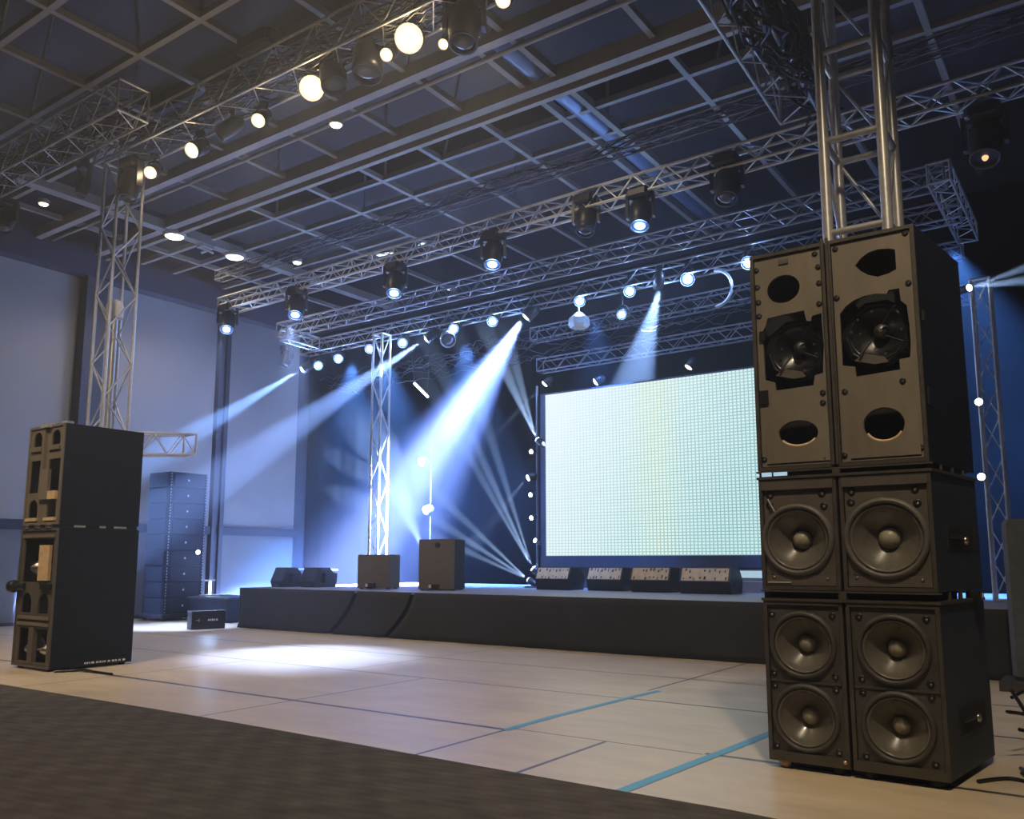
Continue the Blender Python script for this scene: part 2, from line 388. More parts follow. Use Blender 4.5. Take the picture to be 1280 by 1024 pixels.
cables('cable_loom', 'black cables lying along the tray above the front stage truss', (-15.5, 11, 7.5), (1.5, 11, 7.7), .2, .2, 8, seed=11, parent=TC)
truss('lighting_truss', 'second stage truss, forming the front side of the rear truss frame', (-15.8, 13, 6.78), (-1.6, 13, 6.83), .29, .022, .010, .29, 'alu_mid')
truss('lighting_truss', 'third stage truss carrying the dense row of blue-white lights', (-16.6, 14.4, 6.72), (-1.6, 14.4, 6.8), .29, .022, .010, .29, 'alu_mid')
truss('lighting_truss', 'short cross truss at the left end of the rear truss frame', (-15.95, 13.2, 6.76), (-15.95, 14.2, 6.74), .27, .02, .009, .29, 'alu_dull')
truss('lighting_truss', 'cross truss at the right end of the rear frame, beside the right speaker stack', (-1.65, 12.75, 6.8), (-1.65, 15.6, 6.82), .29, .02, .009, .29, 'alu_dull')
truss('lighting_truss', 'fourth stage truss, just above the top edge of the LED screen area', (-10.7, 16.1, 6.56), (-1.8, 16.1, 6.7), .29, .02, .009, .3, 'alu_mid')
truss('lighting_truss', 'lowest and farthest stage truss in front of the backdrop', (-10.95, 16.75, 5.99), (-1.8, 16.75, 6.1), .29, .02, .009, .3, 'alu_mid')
truss('truss_tower', 'slim silver truss tower standing on the stage behind the left brown box', (-13.5, 14.0, .85), (-13.5, 14.0, 6.55), .27, .028, .013, .55, 'alu', True)
truss('truss_tower', 'pale truss tower with blue lamps right of the right speaker stack', (-1.36, 14.0, .85), (-1.36, 14.0, 5.5), .24, .024, .010, .5, 'alu', True)
truss('lighting_truss', 'short horizontal truss arm sticking out behind the left speaker stack', (-12.62, 7.5, 3.22), (-12.62, 8.55, 3.32), .34, .022, .010, .25, 'alu', True)
t = thing('junction_box', 'small white box strapped inside the left truss tower', 'box', (-12.7, 7.15, 5.4))
MB().lathe((-12.72, 7.15, 5.2), (0, 0, 1), [(.12, 0), (.13, .06), (.13, .2), (.1, .27), (.03, .3)], 16).build('cover', 'white', t)
MB().tube((-12.76, 7.18, 3.4), (-12.76, 7.18, 5.2), .05, 12).build('mount_pipe', 'alu_dull', t)
t = thing('bright_tube', 'short tilted glowing white tube hanging under the rear trusses by the middle beam', 'lamp', (-13.4, 15.5, 5.9))
MB().tube((-13.82, 15.5, 5.71), (-13.38, 15.5, 5.32), .03, 10).build('tube', 'tube_glow', t)
MB().tube((-13.82, 15.5, 5.71), (-13.9, 15.5, 6.4), .012).build('hanger', 'cable', t); MB().tube((-13.38, 15.5, 5.32), (-13.35, 15.5, 6.4), .012).build('hanger', 'cable', t)
# hanging wire bits in the rear rig
cables('cable_loom', 'loose black cables and wires hung under the rear stage trusses', (-17, 15.6, 6.0), (-2, 15.6, 6.4), .9, .5, 12, 'cable', .008, .09, 21)

# ------------------------------------------------------------------ lamps
def moving_head(name, label, lens, aim, topz, sc=1., lit='blue', group=None, topxy=None):
    lens = V(lens); aim = (V(aim)-lens).normalized(); piv = lens-aim*.2*sc
    root = thing(name, label, 'stage light', (piv.x, piv.y, topz), group)
    x, y, d = frame(aim)
    px, py = piv.x, piv.y
    bz = max(topz-.12*sc, piv.z+.22*sc)
    b = MB(); b.bbox((px-.15*sc, py-.13*sc, bz-.02), (px+.15*sc, py+.13*sc, bz+.12*sc), .03*sc); b.build('base', 'black_metal', root)
    c = MB(); c.tube((px, py, bz+.1*sc), (px, py, topz+.06), .03, 8); c.tube((px-.07, py, topz+.03), (px+.07, py, topz+.03), .045, 8); c.build('clamp', 'black_metal', root)
    ax = V((0, 0, 1)).cross(aim); ax = ax.normalized() if ax.length > .1 else V((1, 0, 0))
    yk = MB()
    for sgn in (-1, 1):
        a = V((px, py, bz))+ax*sgn*.17*sc; e = piv+ax*sgn*.17*sc
        z = (a-e).normalized(); yv = z.cross(ax)
        yk.obox((a+e)/2, (.035*sc, .1*sc, (a-e).length+.1*sc), (ax, yv, z))
    yk.obox((px, py, bz-.01), (.37*sc, .1*sc, .04*sc), (ax, V((0, 0, 1)).cross(ax), V((0, 0, 1))))
    yk.build('yoke', 'black_metal', root)
    r = .145*sc
    MB().lathe(piv, aim, [(.05*sc, -.24*sc), (.1*sc, -.22*sc), (r, -.12*sc), (r, .05*sc), (r*.92, .1*sc), (r*.86, .19*sc), (r*.9, .215*sc), (r*.76, .215*sc), (r*.74, .19*sc)], 20).build('head', 'black_metal', root)
    if lit:
        m1, m2 = {'blue': ('lens_blue', 'lens_rim'), 'warm': ('lens_warm', 'lens_warm_rim'), 'dim': ('lens_dim', 'lens_dim')}[lit]
        k = .32 if lit == 'dim' else .75
        ln = MB().lathe(lens, aim, [(r*.6*k, -.005), (r*.6*k, .008), (r*.4*k, .025*sc), (r*.1*k, .032*sc)], 20).build('lens', m1, root)
        if lit != 'dim': MB().lathe(lens, aim, [(r*.62, -.012), (r*.62, 0), (r*.44, .006), (r*.44, -.012)], 20, cap=False).build('glow_ring', m2, ln)
    else:
        MB().lathe(lens, aim, [(r*.75, -.012), (r*.7, .008), (r*.3, .02*sc)], 20).build('lens', 'lens_off', root)
    if lit in ('blue', 'warm'): halo(lens+aim*.08, lit, 20*sc, root)
    return root

def par_can(name, label, lens, aim, topz, sc=1., lit='warm', rad=.1, group=None):
    lens = V(lens); aim = (V(aim)-lens).normalized(); L = .36*sc; piv = lens-aim*.2*sc
    root = thing(name, label, 'stage light', (piv.x, piv.y, topz), group)
    r = rad*1.15
    MB().lathe(lens, aim, [(r*.35, -L-.05), (r*.7, -L), (r*.92, -L+.06), (r, -.14), (r, .02), (r*.93, .02), (r*.9, -.02)], 20).build('can', 'black_metal', root)
    ax = V((0, 0, 1)).cross(aim); ax = ax.normalized() if ax.length > .1 else V((1, 0, 0))
    top = V((piv.x, piv.y, max(topz, piv.z+r+.1))); yk = MB(); pts = []
    for i in range(13):
        a = PI*i/12; pts.append(piv+ax*math.cos(a)*(r+.025)+(V((0, 0, 1))*math.sin(a)*(r+.05)))
    yk.path(pts, .013, 6); yk.tube(pts[6], top+V((0, 0, .04)), .018); yk.build('yoke', 'black_metal', root)
    MB().tube(top-ax*.06, top+ax*.06, .05, 8).build('clamp', 'black_metal', root)
    if lit: halo(lens+aim*.08, lit, (6 if lit == 'warm' else 40)*(rad/.1)**2, root)
    if lit:
        m1, m2 = {'blue': ('lens_blue', 'lens_rim'), 'warm': ('lens_warm', 'lens_warm_rim')}[lit]
        ln = MB().lathe(lens, aim, [(r*.64, -.01), (r*.64, .005), (r*.45, .03), (r*.12, .042)], 20).build('lens', m1, root)
        MB().lathe(lens, aim, [(r*.94, -.012), (r*.92, 0), (r*.62, .006), (r*.62, -.012)], 20, cap=False).build('glow_ring', m2, ln)
    else:
        MB().lathe(lens, aim, [(r*.9, -.03), (r*.85, -.01), (r*.3, .0)], 20).build('lens', 'lens_off', root)
    return root

CAMT = (-1.5, 0, .5)
# overhead warm row
G1 = 'warm lamps on the overhead front truss'
def warm(x, z, rad, lab, lit='warm', aim=None, sc=1., power=0, y=7.2):
    o = par_can('par_can_light', lab, (x, y, z), aim or (x*.35-1, -1, 0), 7.82, sc, lit, rad, G1)
    if power: spot((x, y-.08, z-.03), aim or (x*.35-1, -1, 0), 70, power, WARM, .6, .05, o)
warm(-12.04, 7.47, 0.090, 'small amber lamp beside the head of the left truss tower', power=60)
warm(-10.96, 7.53, 0.107, 'amber lamp with a tilted oval glow, second of the warm row from the left tower', power=80, aim=(-9, 0, 2))
warm(-9.42, 7.53, 0.090, 'amber lamp third of the warm row from the left tower, in a short black can', power=80)
warm(-8.33, 7.65, 0.150, 'big blazing warm lamp at the middle of the overhead truss', power=150, aim=(-2, 0, 2))
warm(-6.97, 7.64, 0.074, 'small greenish-white lamp just left of the most dazzling overhead lamp', power=40)
warm(-6.6, 7.72, 0.160, 'most dazzling warm lamp of the overhead row, at the top of the picture', power=180, aim=(-1.5, 0, 2))
warm(-6.05, 7.44, 0.057, 'small bright lamp at the tip of the large black housing, right of the dazzling lamp', power=30)
warm(-5.18, 7.66, 0.082, 'amber lamp cut by the top edge, rightmost of the warm row', power=60)
warm(-10.3, 7.6, 0.107, 'dark unlit can lamp between the second and third amber lamps', lit=None, aim=(-14, 3, 3))
warm(-7.9, 7.55, 0.150, 'unlit black can lamp just right of the big blazing warm lamp', lit=None, aim=(-5, 6, 0))
warm(-7.3, 7.5, 0.170, 'unlit grey can lamp pointing down, between the two brightest overhead lamps', lit=None, aim=(-6.2, 6, 0), sc=1.2)
moving_head('moving_head_light', 'large black unlit moving head at the top edge, right of the dazzling lamp', (-5.75, 7.2, 7.35), (-5.2, 6.2, 3), 7.85, 1.35, None, G1)
moving_head('moving_head_light', 'black moving head hanging under the truss at the left picture edge', (-16.45, 7.0, 7.5), (-15.8, 6, 4), 7.85, 1.1, None, G1)
moving_head('moving_head_light', 'black moving head hanging right beside the top of the left tower', (-12.3, 7.0, 7.05), (-12.2, 6.4, 3), 7.7, 1.1, None, G1)
moving_head('moving_head_light', 'small black moving head hanging left of the top of the left tower', (-13.15, 6.7, 7.2), (-13, 6, 4), 7.75, .7, None, G1)
t = thing('floodlight', 'black floodlight clamped on top of the overhead warm truss', 'stage light', (-9.2, 7.0, 8.35))
MB().bbox((-9.55, 6.85, 8.38), (-8.85, 7.15, 8.62), .04).build('housing', 'black_metal', t)
MB().box((-9.48, 6.83, 8.42), (-8.92, 6.86, 8.58)).build('lens', 'lens_off', t)
MB().tube((-9.5, 7, 8.3), (-9.5, 7, 8.4), .02).tube((-8.9, 7, 8.3), (-8.9, 7, 8.4), .02).build('bracket', 'black_metal', t)

# front stage truss: moving heads
G2 = 'moving heads on the front stage truss'
def mh2(x, z, lit, lab, aim=None, sc=1.15):
    return moving_head('moving_head_light', lab, (x, 11.0, z), aim or (x*.85-.3, 9.2, 2), 6.72, sc, lit, G2)
h = mh2(-15.15, 6.27, 'blue', 'blue-glowing moving head at the left end of the front stage truss')
h1 = mh2(-12.98, 6.22, 'blue', 'second moving head from the left end of the front stage truss, glowing blue-white')
h2 = mh2(-10.33, 6.18, 'blue', 'third moving head from the left end of the front stage truss, glowing blue-white')
h3 = mh2(-8.13, 6.27, 'blue', 'fourth moving head from the left on the front stage truss, above the big beam lamp')
mh2(-6.35, 6.45, None, 'unlit black moving head between two lit ones on the front stage truss')
h5 = mh2(-5.42, 6.31, 'blue', 'brightest moving head of the front stage truss, above the two right lamps')
mh2(-4.08, 6.40, None, 'unlit black moving head on the front stage truss left of the right tower', sc=1.25)
mh2(-.92, 6.1, 'dim', 'dark moving head with a faint orange spark at the upper right edge', sc=1.3)
for hh, tg, pw in ((h, (-16.6, 11.2, 0), 9000), (h1, (-10.1, 8.9, 0), 11000), (h2, (-12.5, 8.8, 0), 180), (h3, (-9, 14, .8), 220), (h5, (-6, 14, .8), 220)):
    l = hh.location; spot((l.x, 10.95, 6.1), tg, 30 if pw > 500 else 30, pw, (.38, .52, 1.) if pw > 500 else BLUE, 1., .06, hh)

# rear truss: row of blue-white lamps
G3 = 'blue-white lamps on the third stage truss'
def bl(x, z, lab, aim=None, rad=.105, lit='blue'):
    return par_can('stage_spotlight', lab, (x, 14.3, z), aim or (x*.7, 8, 2.2), 6.6, .85, lit, rad, G3)
BA = (-15.7, 14.6, .4); BB = (-19.75, 10.4, .9); BC = (-19.75, 10.9, 3.0); BD = (-8.55, 16.7, 5.0)
moving_head('moving_head_light', 'dark unlit moving head at the far left end of the third stage truss', (-17.1, 14.2, 6.35), (-17.2, 13, 3), 6.7, 1., None, G3)
c0 = bl(-16.52, 6.18, 'leftmost lamp of the third truss row, throwing a thin beam left across the wall', (-17.6, 12.5, 4.6))
bl(-15.94, 6.21, 'second lamp from the left in the third truss row, small and close to the first')
bl(-15.23, 6.29, 'third lamp from the left in the third truss row')
bl(-14.18, 6.38, 'fourth lamp from the left in the third truss row, above the slim stage tower')
bl(-13.13, 6.37, 'fifth lamp of the third truss row, just left of the middle beam lamp')
c1 = bl(-12.4, 6.35, 'lamp throwing the middle long beam down to the left wall', (-14, 13, 5))
bl(-11.62, 6.47, 'lamp just right of the middle beam lamp, over a pale tilted can')
bl(-10.56, 6.46, 'lamp just left of the lamp with the widest beam')
c2 = bl(-9.69, 6.42, 'lamp throwing the widest brightest beam down to stage left', (-11.5, 13.3, 4.4), .12)
bl(-8.4, 6.52, 'first lamp right of the widest beam, over a pale polygonal fixture')
bl(-7.29, 6.52, 'lamp right of centre with a smaller lamp directly below it')
bl(-7.47, 6.09, 'small low lamp hanging directly below another lamp, right of centre', rad=.085)
c3 = bl(-6.69, 6.5, 'lamp throwing a beam down behind the LED screen', (-7.3, 15.2, 5.6), .09)
bl(-6.1, 6.53, 'lamp right of the beam falling behind the LED screen', rad=.12)
bl(-4.95, 6.61, 'rightmost lamp of the third truss row, touching the right speaker stack', rad=.115)
# blue wash from the row; last spot added unseen to blue the right-hand haze
for x, tx, p in ((-15.2, -17.0, 36000), (-14.1, -15, 36000), (-11.6, -13, 26000), (-8.3, -9, 5000), (-4.9, -3.5, 5000), (-1.8, -.5, 16000)):
    spot((x, 14.7, 6.3), (tx, 16.8, .8), 60, p, (.10, .30, 1.), .8, .08, None, 'wash_light')
# beams
spot((-9.8, 14.28, 6.33), (-15.4, 15.2, .8), 32, 1150000, (.2, .33, 1.), 1., .05, c2)
spot((-9.75, 14.22, 6.33), BA, 17, 1500000, (.38, .50, 1.), .85, .05, c2)
spot((-12.46, 14.22, 6.3), BB, 11, 800000, (.26, .43, 1.), .4, .04, c1)
spot((-16.56, 14.22, 6.14), BC, 11, 520000, (.22, .43, 1.), .4, .04, c0)
spot((-6.72, 14.4, 6.44), BD, 20, 400000, (.3, .5, 1.), .4, .04, c3)
t = par_can('par_can_light', 'pale silver tilted can hanging right of the middle beam lamp', (-11.7, 14.2, 6.2), (-11.0, 13.4, 5.5), 6.6, 1., None, .15)
for ch in t.children:
    if ch.name.startswith('can'): ch.data.materials[0] = M['alu_dull']
t = thing('scoop_fixture', 'pale polygonal fixture hanging below the first lamp right of the widest beam', 'stage light', (-8.45, 14.35, 6.5))
MB().lathe((-8.45, 14.35, 6.25), (0, 0, -1), [(.06, -.06), (.2, .06), (.22, .2), (.17, .26)], 6, sm=False).build('shade', 'alu', t)
MB().tube((-8.45, 14.35, 6.3), (-8.45, 14.35, 6.62), .015).build('hook', 'alu_dull', t)
t = thing('curved_pipe', 'curved silver pipe bracket hanging under the trusses left of the right speaker stack', 'pipe', (-5.45, 14.4, 6.5))
MB().path([V((-5.62, 14.4, 6.62))+V((.32*math.sin(a), 0, -.34+.34*math.cos(a))) for a in [PI*i/14 for i in range(15)]], .03, 8).build('pipe', 'alu', t)

# ------------------------------------------------------------------ stage
ST = .83
stage = thing('stage', 'long low stage with a pale deck and black cloth skirt', 'stage', (-7, 14, 0))
MB().box((-15.35, 11.8, ST-.04), (.6, 17.2, ST)).build('deck', 'deck', stage)
MB().box((-15.3, 11.86, .0), (.55, 17.1, ST-.04)).build('frame', 'inner', stage)
def skirt(xt0, xt1, xb0, xb1, yo):
    nx, nz = 90, 8; vs = []; 
    for j in range(nz+1):
        f = j/nz; z = (ST-.005)*(1-f)+.004*f
        for i in range(nx+1):
            u = i/nx; x = (xt0+(xt1-xt0)*u)*(1-f)+(xb0+(xb1-xb0)*u)*f
            curve = .12*math.sin(PI*f)*(1 if u < .5 else 1)
            y = 11.79-yo-f*.03+.012*f*math.sin(x*7.3)+.008*f*math.sin(x*17+1)
            vs.append((x+(curve if 0 < xt0+99 else 0), y, z))
    W = nx+1
    return MB().add(vs, [(j*W+i, (j+1)*W+i, (j+1)*W+i+1, j*W+i+1) for j in range(nz) for i in range(nx)], True)
def skirtbuild(*a):
    o = skirt(*a).build('skirt', 'skirt', stage)
    md = o.modifiers.new('thick', 'SOLIDIFY'); md.thickness = .012; md.offset = 0
skirtbuild(-15.36, -11.95, -15.36, -12.64, 0)
skirtbuild(-11.85, -10.52, -12.5, -11.2, .0)
skirtbuild(-10.42, .6, -11.06, .6, .0)
b = MB(); b.box((-15.37, 11.8, 0), (-15.345, 17.1, ST-.01)); b.build('side_skirt', 'skirt', stage)

# LED screen
def led():
    m = bpy.data.materials.new('LED wall'); m.use_nodes = True; nt = m.node_tree; nt.nodes.clear()
    o = nt.nodes.new('ShaderNodeOutputMaterial'); e = nt.nodes.new('ShaderNodeEmission')
    g = nt.nodes.new('ShaderNodeTexCoord'); sp = nt.nodes.new('ShaderNodeSeparateXYZ'); nt.links.new(g.outputs['Generated'], sp.inputs[0])
    def mth(op, a, b=None, c=None):
        n = nt.nodes.new('ShaderNodeMath'); n.operation = op
        for i, q in enumerate((a, b, c)):
            if q is None: continue
            if isinstance(q, (int, float)): n.inputs[i].default_value = q
            else: nt.links.new(q, n.inputs[i])
        return n.outputs[0]
    def cell(s, k): # dark thin line each cell
        f = mth('FRACT', mth('MULTIPLY', s, k)); return mth('LESS_THAN', f, .3)
    ln = mth('MAXIMUM', cell(sp.outputs[0], 60), cell(sp.outputs[2], 56))
    # picture shown on the wall: white at upper left, pale green-blue at lower right, a faint yellow column
    gr = mth('ADD', mth('MULTIPLY', sp.outputs[0], .75), mth('MULTIPLY', mth('SUBTRACT', 1, sp.outputs[2]), .35))
    r = nt.nodes.new('ShaderNodeValToRGB'); cr = r.color_ramp
    cr.elements[0].position = .1; cr.elements[0].color = (.84, .95, 1., 1)
    cr.elements[1].position = .95; cr.elements[1].color = (.6, .83, .82, 1)
    el = cr.elements.new(.45); el.color = (.78, .93, .95, 1)
    nt.links.new(gr, r.inputs['Fac'])
    band = mth('MULTIPLY', mth('EXPONENT', mth('MULTIPLY', mth('POWER', mth('MULTIPLY', mth('SUBTRACT', sp.outputs[0], .56), 11), 2), -1)), .6)
    mx = nt.nodes.new('ShaderNodeMix'); mx.data_type = 'RGBA'; nt.links.new(band, mx.inputs['Factor']); nt.links.new(r.outputs[0], mx.inputs['A'])
    mx.inputs['B'].default_value = (.82, .93, .76, 1)
    amt = mth('MULTIPLY', ln, mth('ADD', .1, mth('MULTIPLY', gr, .95)))
    m2 = nt.nodes.new('ShaderNodeMix'); m2.data_type = 'RGBA'; nt.links.new(amt, m2.inputs['Factor']); nt.links.new(mx.outputs['Result'], m2.inputs['A'])
    m2.inputs['B'].default_value = (.26, .47, .5, 1)
    nt.links.new(m2.outputs['Result'], e.inputs['Color']); e.inputs['Strength'].default_value = 1.12
    nt.links.new(e.outputs[0], o.inputs[0]); return m
sx0, sx1, sy, sz0, sz1 = -10.19, -5.42, 15.8, 1.5, 5.05
scr = thing('led_screen', 'big glowing white LED screen on the stage', 'screen', (-7.8, 15.8, ST))
MB().box((sx0, sy-.01, sz0), (sx1, sy+.02, sz1)).build('display', led(), scr)
fr = MB()
fr.box((sx0-.13, sy-.02, sz0-.1), (sx0-.004, sy+.18, sz1+.03)).box((sx1+.004, sy-.02, sz0-.1), (sx1+.08, sy+.18, sz1+.03))
fr.box((sx0-.13, sy-.02, sz1+.004), (sx1+.08, sy+.18, sz1+.035)).box((sx0-.13, sy-.03, sz0-.24), (sx1+.2, sy+.2, sz0-.004)).box((sx0-.1, sy+.03, sz0-.1), (sx1+.06, sy+.2, sz1))
fr.build('frame', 'bluebox', scr)
MB().box((sx0-.05, sy+.02, ST), (sx1+.3, sy+.5, sz0-.24)).build('plinth', 'bluebox', scr)
t = thing('stage_steps', 'pale blue-grey steps at the right foot of the LED screen', 'steps', (-5.2, 15.0, ST))
MB().box((-5.75, 15.0, ST), (-4.6, 15.3, ST+.2)).build('tread', 'deck', t)
MB().box((-5.75, 15.3, ST), (-4.6, 15.6, ST+.4)).build('tread', 'deck', t)
MB().box((-5.72, 15.28, ST+.26), (-4.63, 15.3, ST+.385)).build('light_strip', 'strip', t)

# lamp columns
G4 = 'small lamps beside and above the LED screen'
pole = thing('lamp_pole', 'thin dark pole carrying lamps along the left edge of the LED screen', 'pole', (-10.5, 15.75, ST))
MB().tube((-10.45, 15.85, ST), (-10.45, 15.85, 5.3), .03).build('upright', 'alu_dark', pole)
MB().lathe((-10.45, 15.85, ST), (0, 0, 1), [(.2, 0), (.2, .02), (.05, .04)], 20).build('base_plate', 'alu_dark', pole)
def col(x, z, lab, aim, rad=.048, beam=None, y=15.72, pole_x=-10.45, pole_y=15.85):
    lens = V((x, y, z)); a = (V(aim)-lens).normalized()
    root = thing('beam_light', lab, 'stage light', (x, y, z), G4)
    MB().lathe(lens, a, [(rad*.5, -.22), (rad*1.1, -.16), (rad*1.2, 0), (rad*1.1, .01)], 16).build('body', 'black_metal', root)
    MB().lathe(lens, a, [(rad*1.05, 0), (rad, .02), (rad*.3, .04)], 16).build('lens', 'lens_blue', root)
    if pole_x is not None: MB().tube(lens-a*.1, (pole_x, pole_y, z), .02).build('arm', 'alu_dark', root)
    for tg, size, pw in beam or []: spot(lens+a*.06, tg, size, pw, PALE, .25, .02, root)
    return root
col(-10.35, 4.05, 'lamp at half height left of the screen, throwing a beam up to the left', (-11.6, 15.4, 5.4), .06, [((-12.1, 16.8, 6.2), 7, 480000), ((-11.7, 16.8, 6.1), 6, 400000)])
col(-10.52, 3.80, 'lamp just below the half-height beam lamp on the screen pole', (-10.9, 12, 3))
col(-10.6, 3.22, 'lamp with a stubby bright streak, third from the top of the screen pole', (-11.6, 14.5, 2.6), .07, [((-12, 16.5, 2.5), 8, 40000)])
col(-10.54, 2.84, 'lamp in the middle of the screen pole', (-11, 12, 2))
col(-10.52, 2.33, 'lamp third from the bottom of the screen pole', (-10.9, 12, 1.5))
col(-10.42, 1.83, 'lamp second from the bottom of the screen pole, tilted up', (-11, 14, 2.4))
FX = V((-10.45, 15.7, 1.3))
col(-10.47, 1.22, 'lamp at the screen pole foot, throwing a steep fan of beams up left', (-11.6, 15.2, 2.4), .07,
    [(FX+V((-2.75, .9, 3.0)), 4.2, 480000), (FX+V((-2.3, .8, 3.0)), 4.2, 600000), (FX+V((-1.75, .8, 3.0)), 4, 480000)])
col(-10.3, .98, 'floor lamp behind the leftmost stage monitor, throwing a flat fan of beams left', (-11.6, 15.5, 1.6), .06,
    [((-13.6, 16.2, 2.35), 4.2, 480000), ((-13.3, 16.2, 2.75), 4.2, 480000), ((-13.6, 16.2, 1.95), 4, 400000)], y=15.3, pole_x=None)
col(-10.15, 5.30, 'lamp above the upper left corner of the LED screen with a long streak', (-10.9, 15.3, 4.5), .075, [((-11.0, 15.5, 4.5), 5, 40000)], pole_x=-10.15, pole_y=15.95)
col(-8.9, 5.2, 'lamp peeping over the top edge of the LED screen, left of its middle', (-9.4, 15.5, 4.8), .08, [((-9.6, 15.75, 4.5), 5, 30000)], y=15.8, pole_x=-8.9, pole_y=15.98)
col(-6.77, 5.25, 'lamp peeping over the top edge of the LED screen, near its right end', (-7.1, 15.6, 4.7), .075, [((-7.0, 15.78, 4.4), 6, 25000)], y=15.8, pole_x=-6.77, pole_y=15.98)
p2 = thing('lamp_pole', 'thin dark lamp pole standing behind the right brown box', 'pole', (-13.6, 15.9, ST))
MB().tube((-13.6, 15.9, ST), (-13.6, 15.9, 4.2), .02).build('upright', 'black', p2)
MB().lathe((-13.6, 15.9, ST), (0, 0, 1), [(.2, 0), (.2, .02), (.05, .04)], 20).build('base_plate', 'alu_dark', p2)
col(-13.75, 3.78, 'upper white lamp on the pole behind the right brown box', (-14, 14, 3.3), .1, pole_x=-13.6)
col(-13.58, 2.6, 'lower white lamp on the pole behind the right brown box', (-13.8, 14, 2), .1, pole_x=-13.6)
col(-12.6, 1.55, 'uplight hidden behind the right brown box, throwing a beam up to the left', (-13.6, 14.6, 2.3), .07, [((-14.2, 15.6, 2.75), 13, 220000)], y=14.6, pole_x=None)
p3 = thing('light_stand', 'short dark stand carrying the uplight behind the right brown box', 'stand', (-12.5, 14.62, ST))
MB().tube((-12.55, 14.62, ST), (-12.55, 14.62, 1.5), .025).lathe((-12.55, 14.62, ST), (0, 0, 1), [(.18, 0), (.18, .02), (.03, .04)], 16).build('upright', 'alu_dark', p3)
p3 = thing('light_stand', 'low dark bracket under the floor lamp behind the leftmost stage monitor', 'stand', (-10.25, 15.3, ST))
MB().box((-10.36, 15.2, ST), (-10.1, 15.42, ST+.03)).tube((-10.22, 15.3, ST), (-10.22, 15.3, .95), .03).build('bracket', 'alu_dark', p3)
col(-1.5, 5.36, 'top lamp of the pale truss tower right of the right speaker stack, beaming right', (1, 12, 5.3), .05, [((3.5, 13.0, 6.2), 10, 40000), ((3.5, 13.0, 4.9), 12, 40000)], y=13.78, pole_x=-1.48, pole_y=13.88)
col(-1.48, 3.66, 'middle lamp of the pale truss tower right of the right speaker stack', (-.8, 6, 2), .05, y=13.78, pole_x=-1.48, pole_y=13.88)
col(-1.52, 2.58, 'lowest lamp of the pale truss tower right of the right speaker stack', (-.8, 6, 2), .05, y=13.78, pole_x=-1.48, pole_y=13.88)

# ------------------------------------------------------------------ things on the stage
def wedge(x0, x1, y0, dep, hgt, label, grp, panel='tan', seed=0, yaw=0):
    rnd = random.Random(seed); z = ST
    root = thing('wedge_monitor', label, 'stage monitor', ((x0+x1)/2, y0+dep/2, z), grp)
    prof = [(y0+.07, z), (y0, z+.47*hgt), (y0+.1, z+hgt), (y0+dep*.75, z+hgt*.97), (y0+dep, z+.5*hgt), (y0+dep-.05, z)]
    MB().prism(prof, x0, x1).build('cabinet', 'black', root)
    sd = (V((0, .1, .53*hgt))).normalized()
    def P(u, v, o=0): # point on the sloped upper front face
        q = V((x0, y0, z+.47*hgt))+V((1, 0, 0))*u*(x1-x0)+V((0, .1, .53*hgt))*v
        return q+V((0, -sd.z, sd.y))*o
    b = MB(); b.hexa([P(.04, .06, .004), P(.96, .06, .004), P(.96, .06, 0), P(.04, .06, 0), P(.04, .94, .004), P(.96, .94, .004), P(.96, .94, 0), P(.04, .94, 0)])
    pn = b.build('front_panel', panel, root)
    b = MB()
    for r_, v0 in ((0, .2), (1, .75)):
        for i in range(9):
            if rnd.random() < .2: continue
            u = .1+.8*(i+rnd.uniform(-.2, .2))/8; v = v0+rnd.uniform(-.08, .1); w = rnd.uniform(.008, .022); hh = rnd.uniform(.05, .12)
            b.hexa([P(u-w, v-hh, .008), P(u+w, v-hh, .008), P(u+w, v-hh, .003), P(u-w, v-hh, .003), P(u-w+.008, v+hh, .008), P(u+w+.008, v+hh, .008), P(u+w+.008, v+hh, .003), P(u-w+.008, v+hh, .003)])
    b.build('fittings', 'speck', pn)
    b = MB(); b.box((x1-.002, y0+dep*.35, z+.28*hgt), (x1+.012, y0+dep*.7, z+.36*hgt)); b.build('handle', 'black_metal', root)
    return root
GW = 'stage monitors at the stage front'
wedge(-9.5, -8.72, 14.3, .62, .44, 'leftmost of the four tan-fronted stage monitors, at the left foot of the screen', GW, seed=1)
wedge(-8.42, -7.66, 14.45, .62, .44, 'second tan-fronted stage monitor from the left below the screen', GW, seed=2)
wedge(-7.38, -6.6, 14.25, .62, .45, 'third tan-fronted stage monitor from the left below the screen', GW, seed=3)
wedge(-6.32, -5.4, 14.05, .62, .45, 'rightmost tan-fronted stage monitor, nearest the right speaker stack', GW, seed=4)
GS = 'small dark monitors at the left end of the stage'
def small_wedge(x0, x1, y0, label, seed):
    z = ST; h = .42; root = thing('wedge_monitor', label, 'stage monitor', ((x0+x1)/2, y0+.3, z), GS)
    MB().prism([(y0+.05, z), (y0, z+.12), (y0+.14, z+h), (y0+.4, z+h), (y0+.62, z+.2), (y0+.58, z)], x0, x1).build('cabinet', 'black', root)
    u = V((0, .14, h-.12)); nn = V((0, -u.z, u.y)).normalized()
    b = MB(); q0 = V((x0+.04, y0, z+.12))+u*.06; q1 = V((x1-.04, y0, z+.12))+u*.06
    b.hexa([q0+nn*.006, q1+nn*.006, q1, q0, q0+u*.88+nn*.006, q1+u*.88+nn*.006, q1+u*.88, q0+u*.88]); b.build('grille', 'black', root)
    MB().box((x1-.002, y0+.18, z+.1), (x1+.1, y0+.52, z+.3)).build('side_pod', 'black', root)
    MB().box((x0+.12, y0-.02, z+.0), (x1-.12, y0+.05, z+.05)).build('foot', 'black_metal', root)
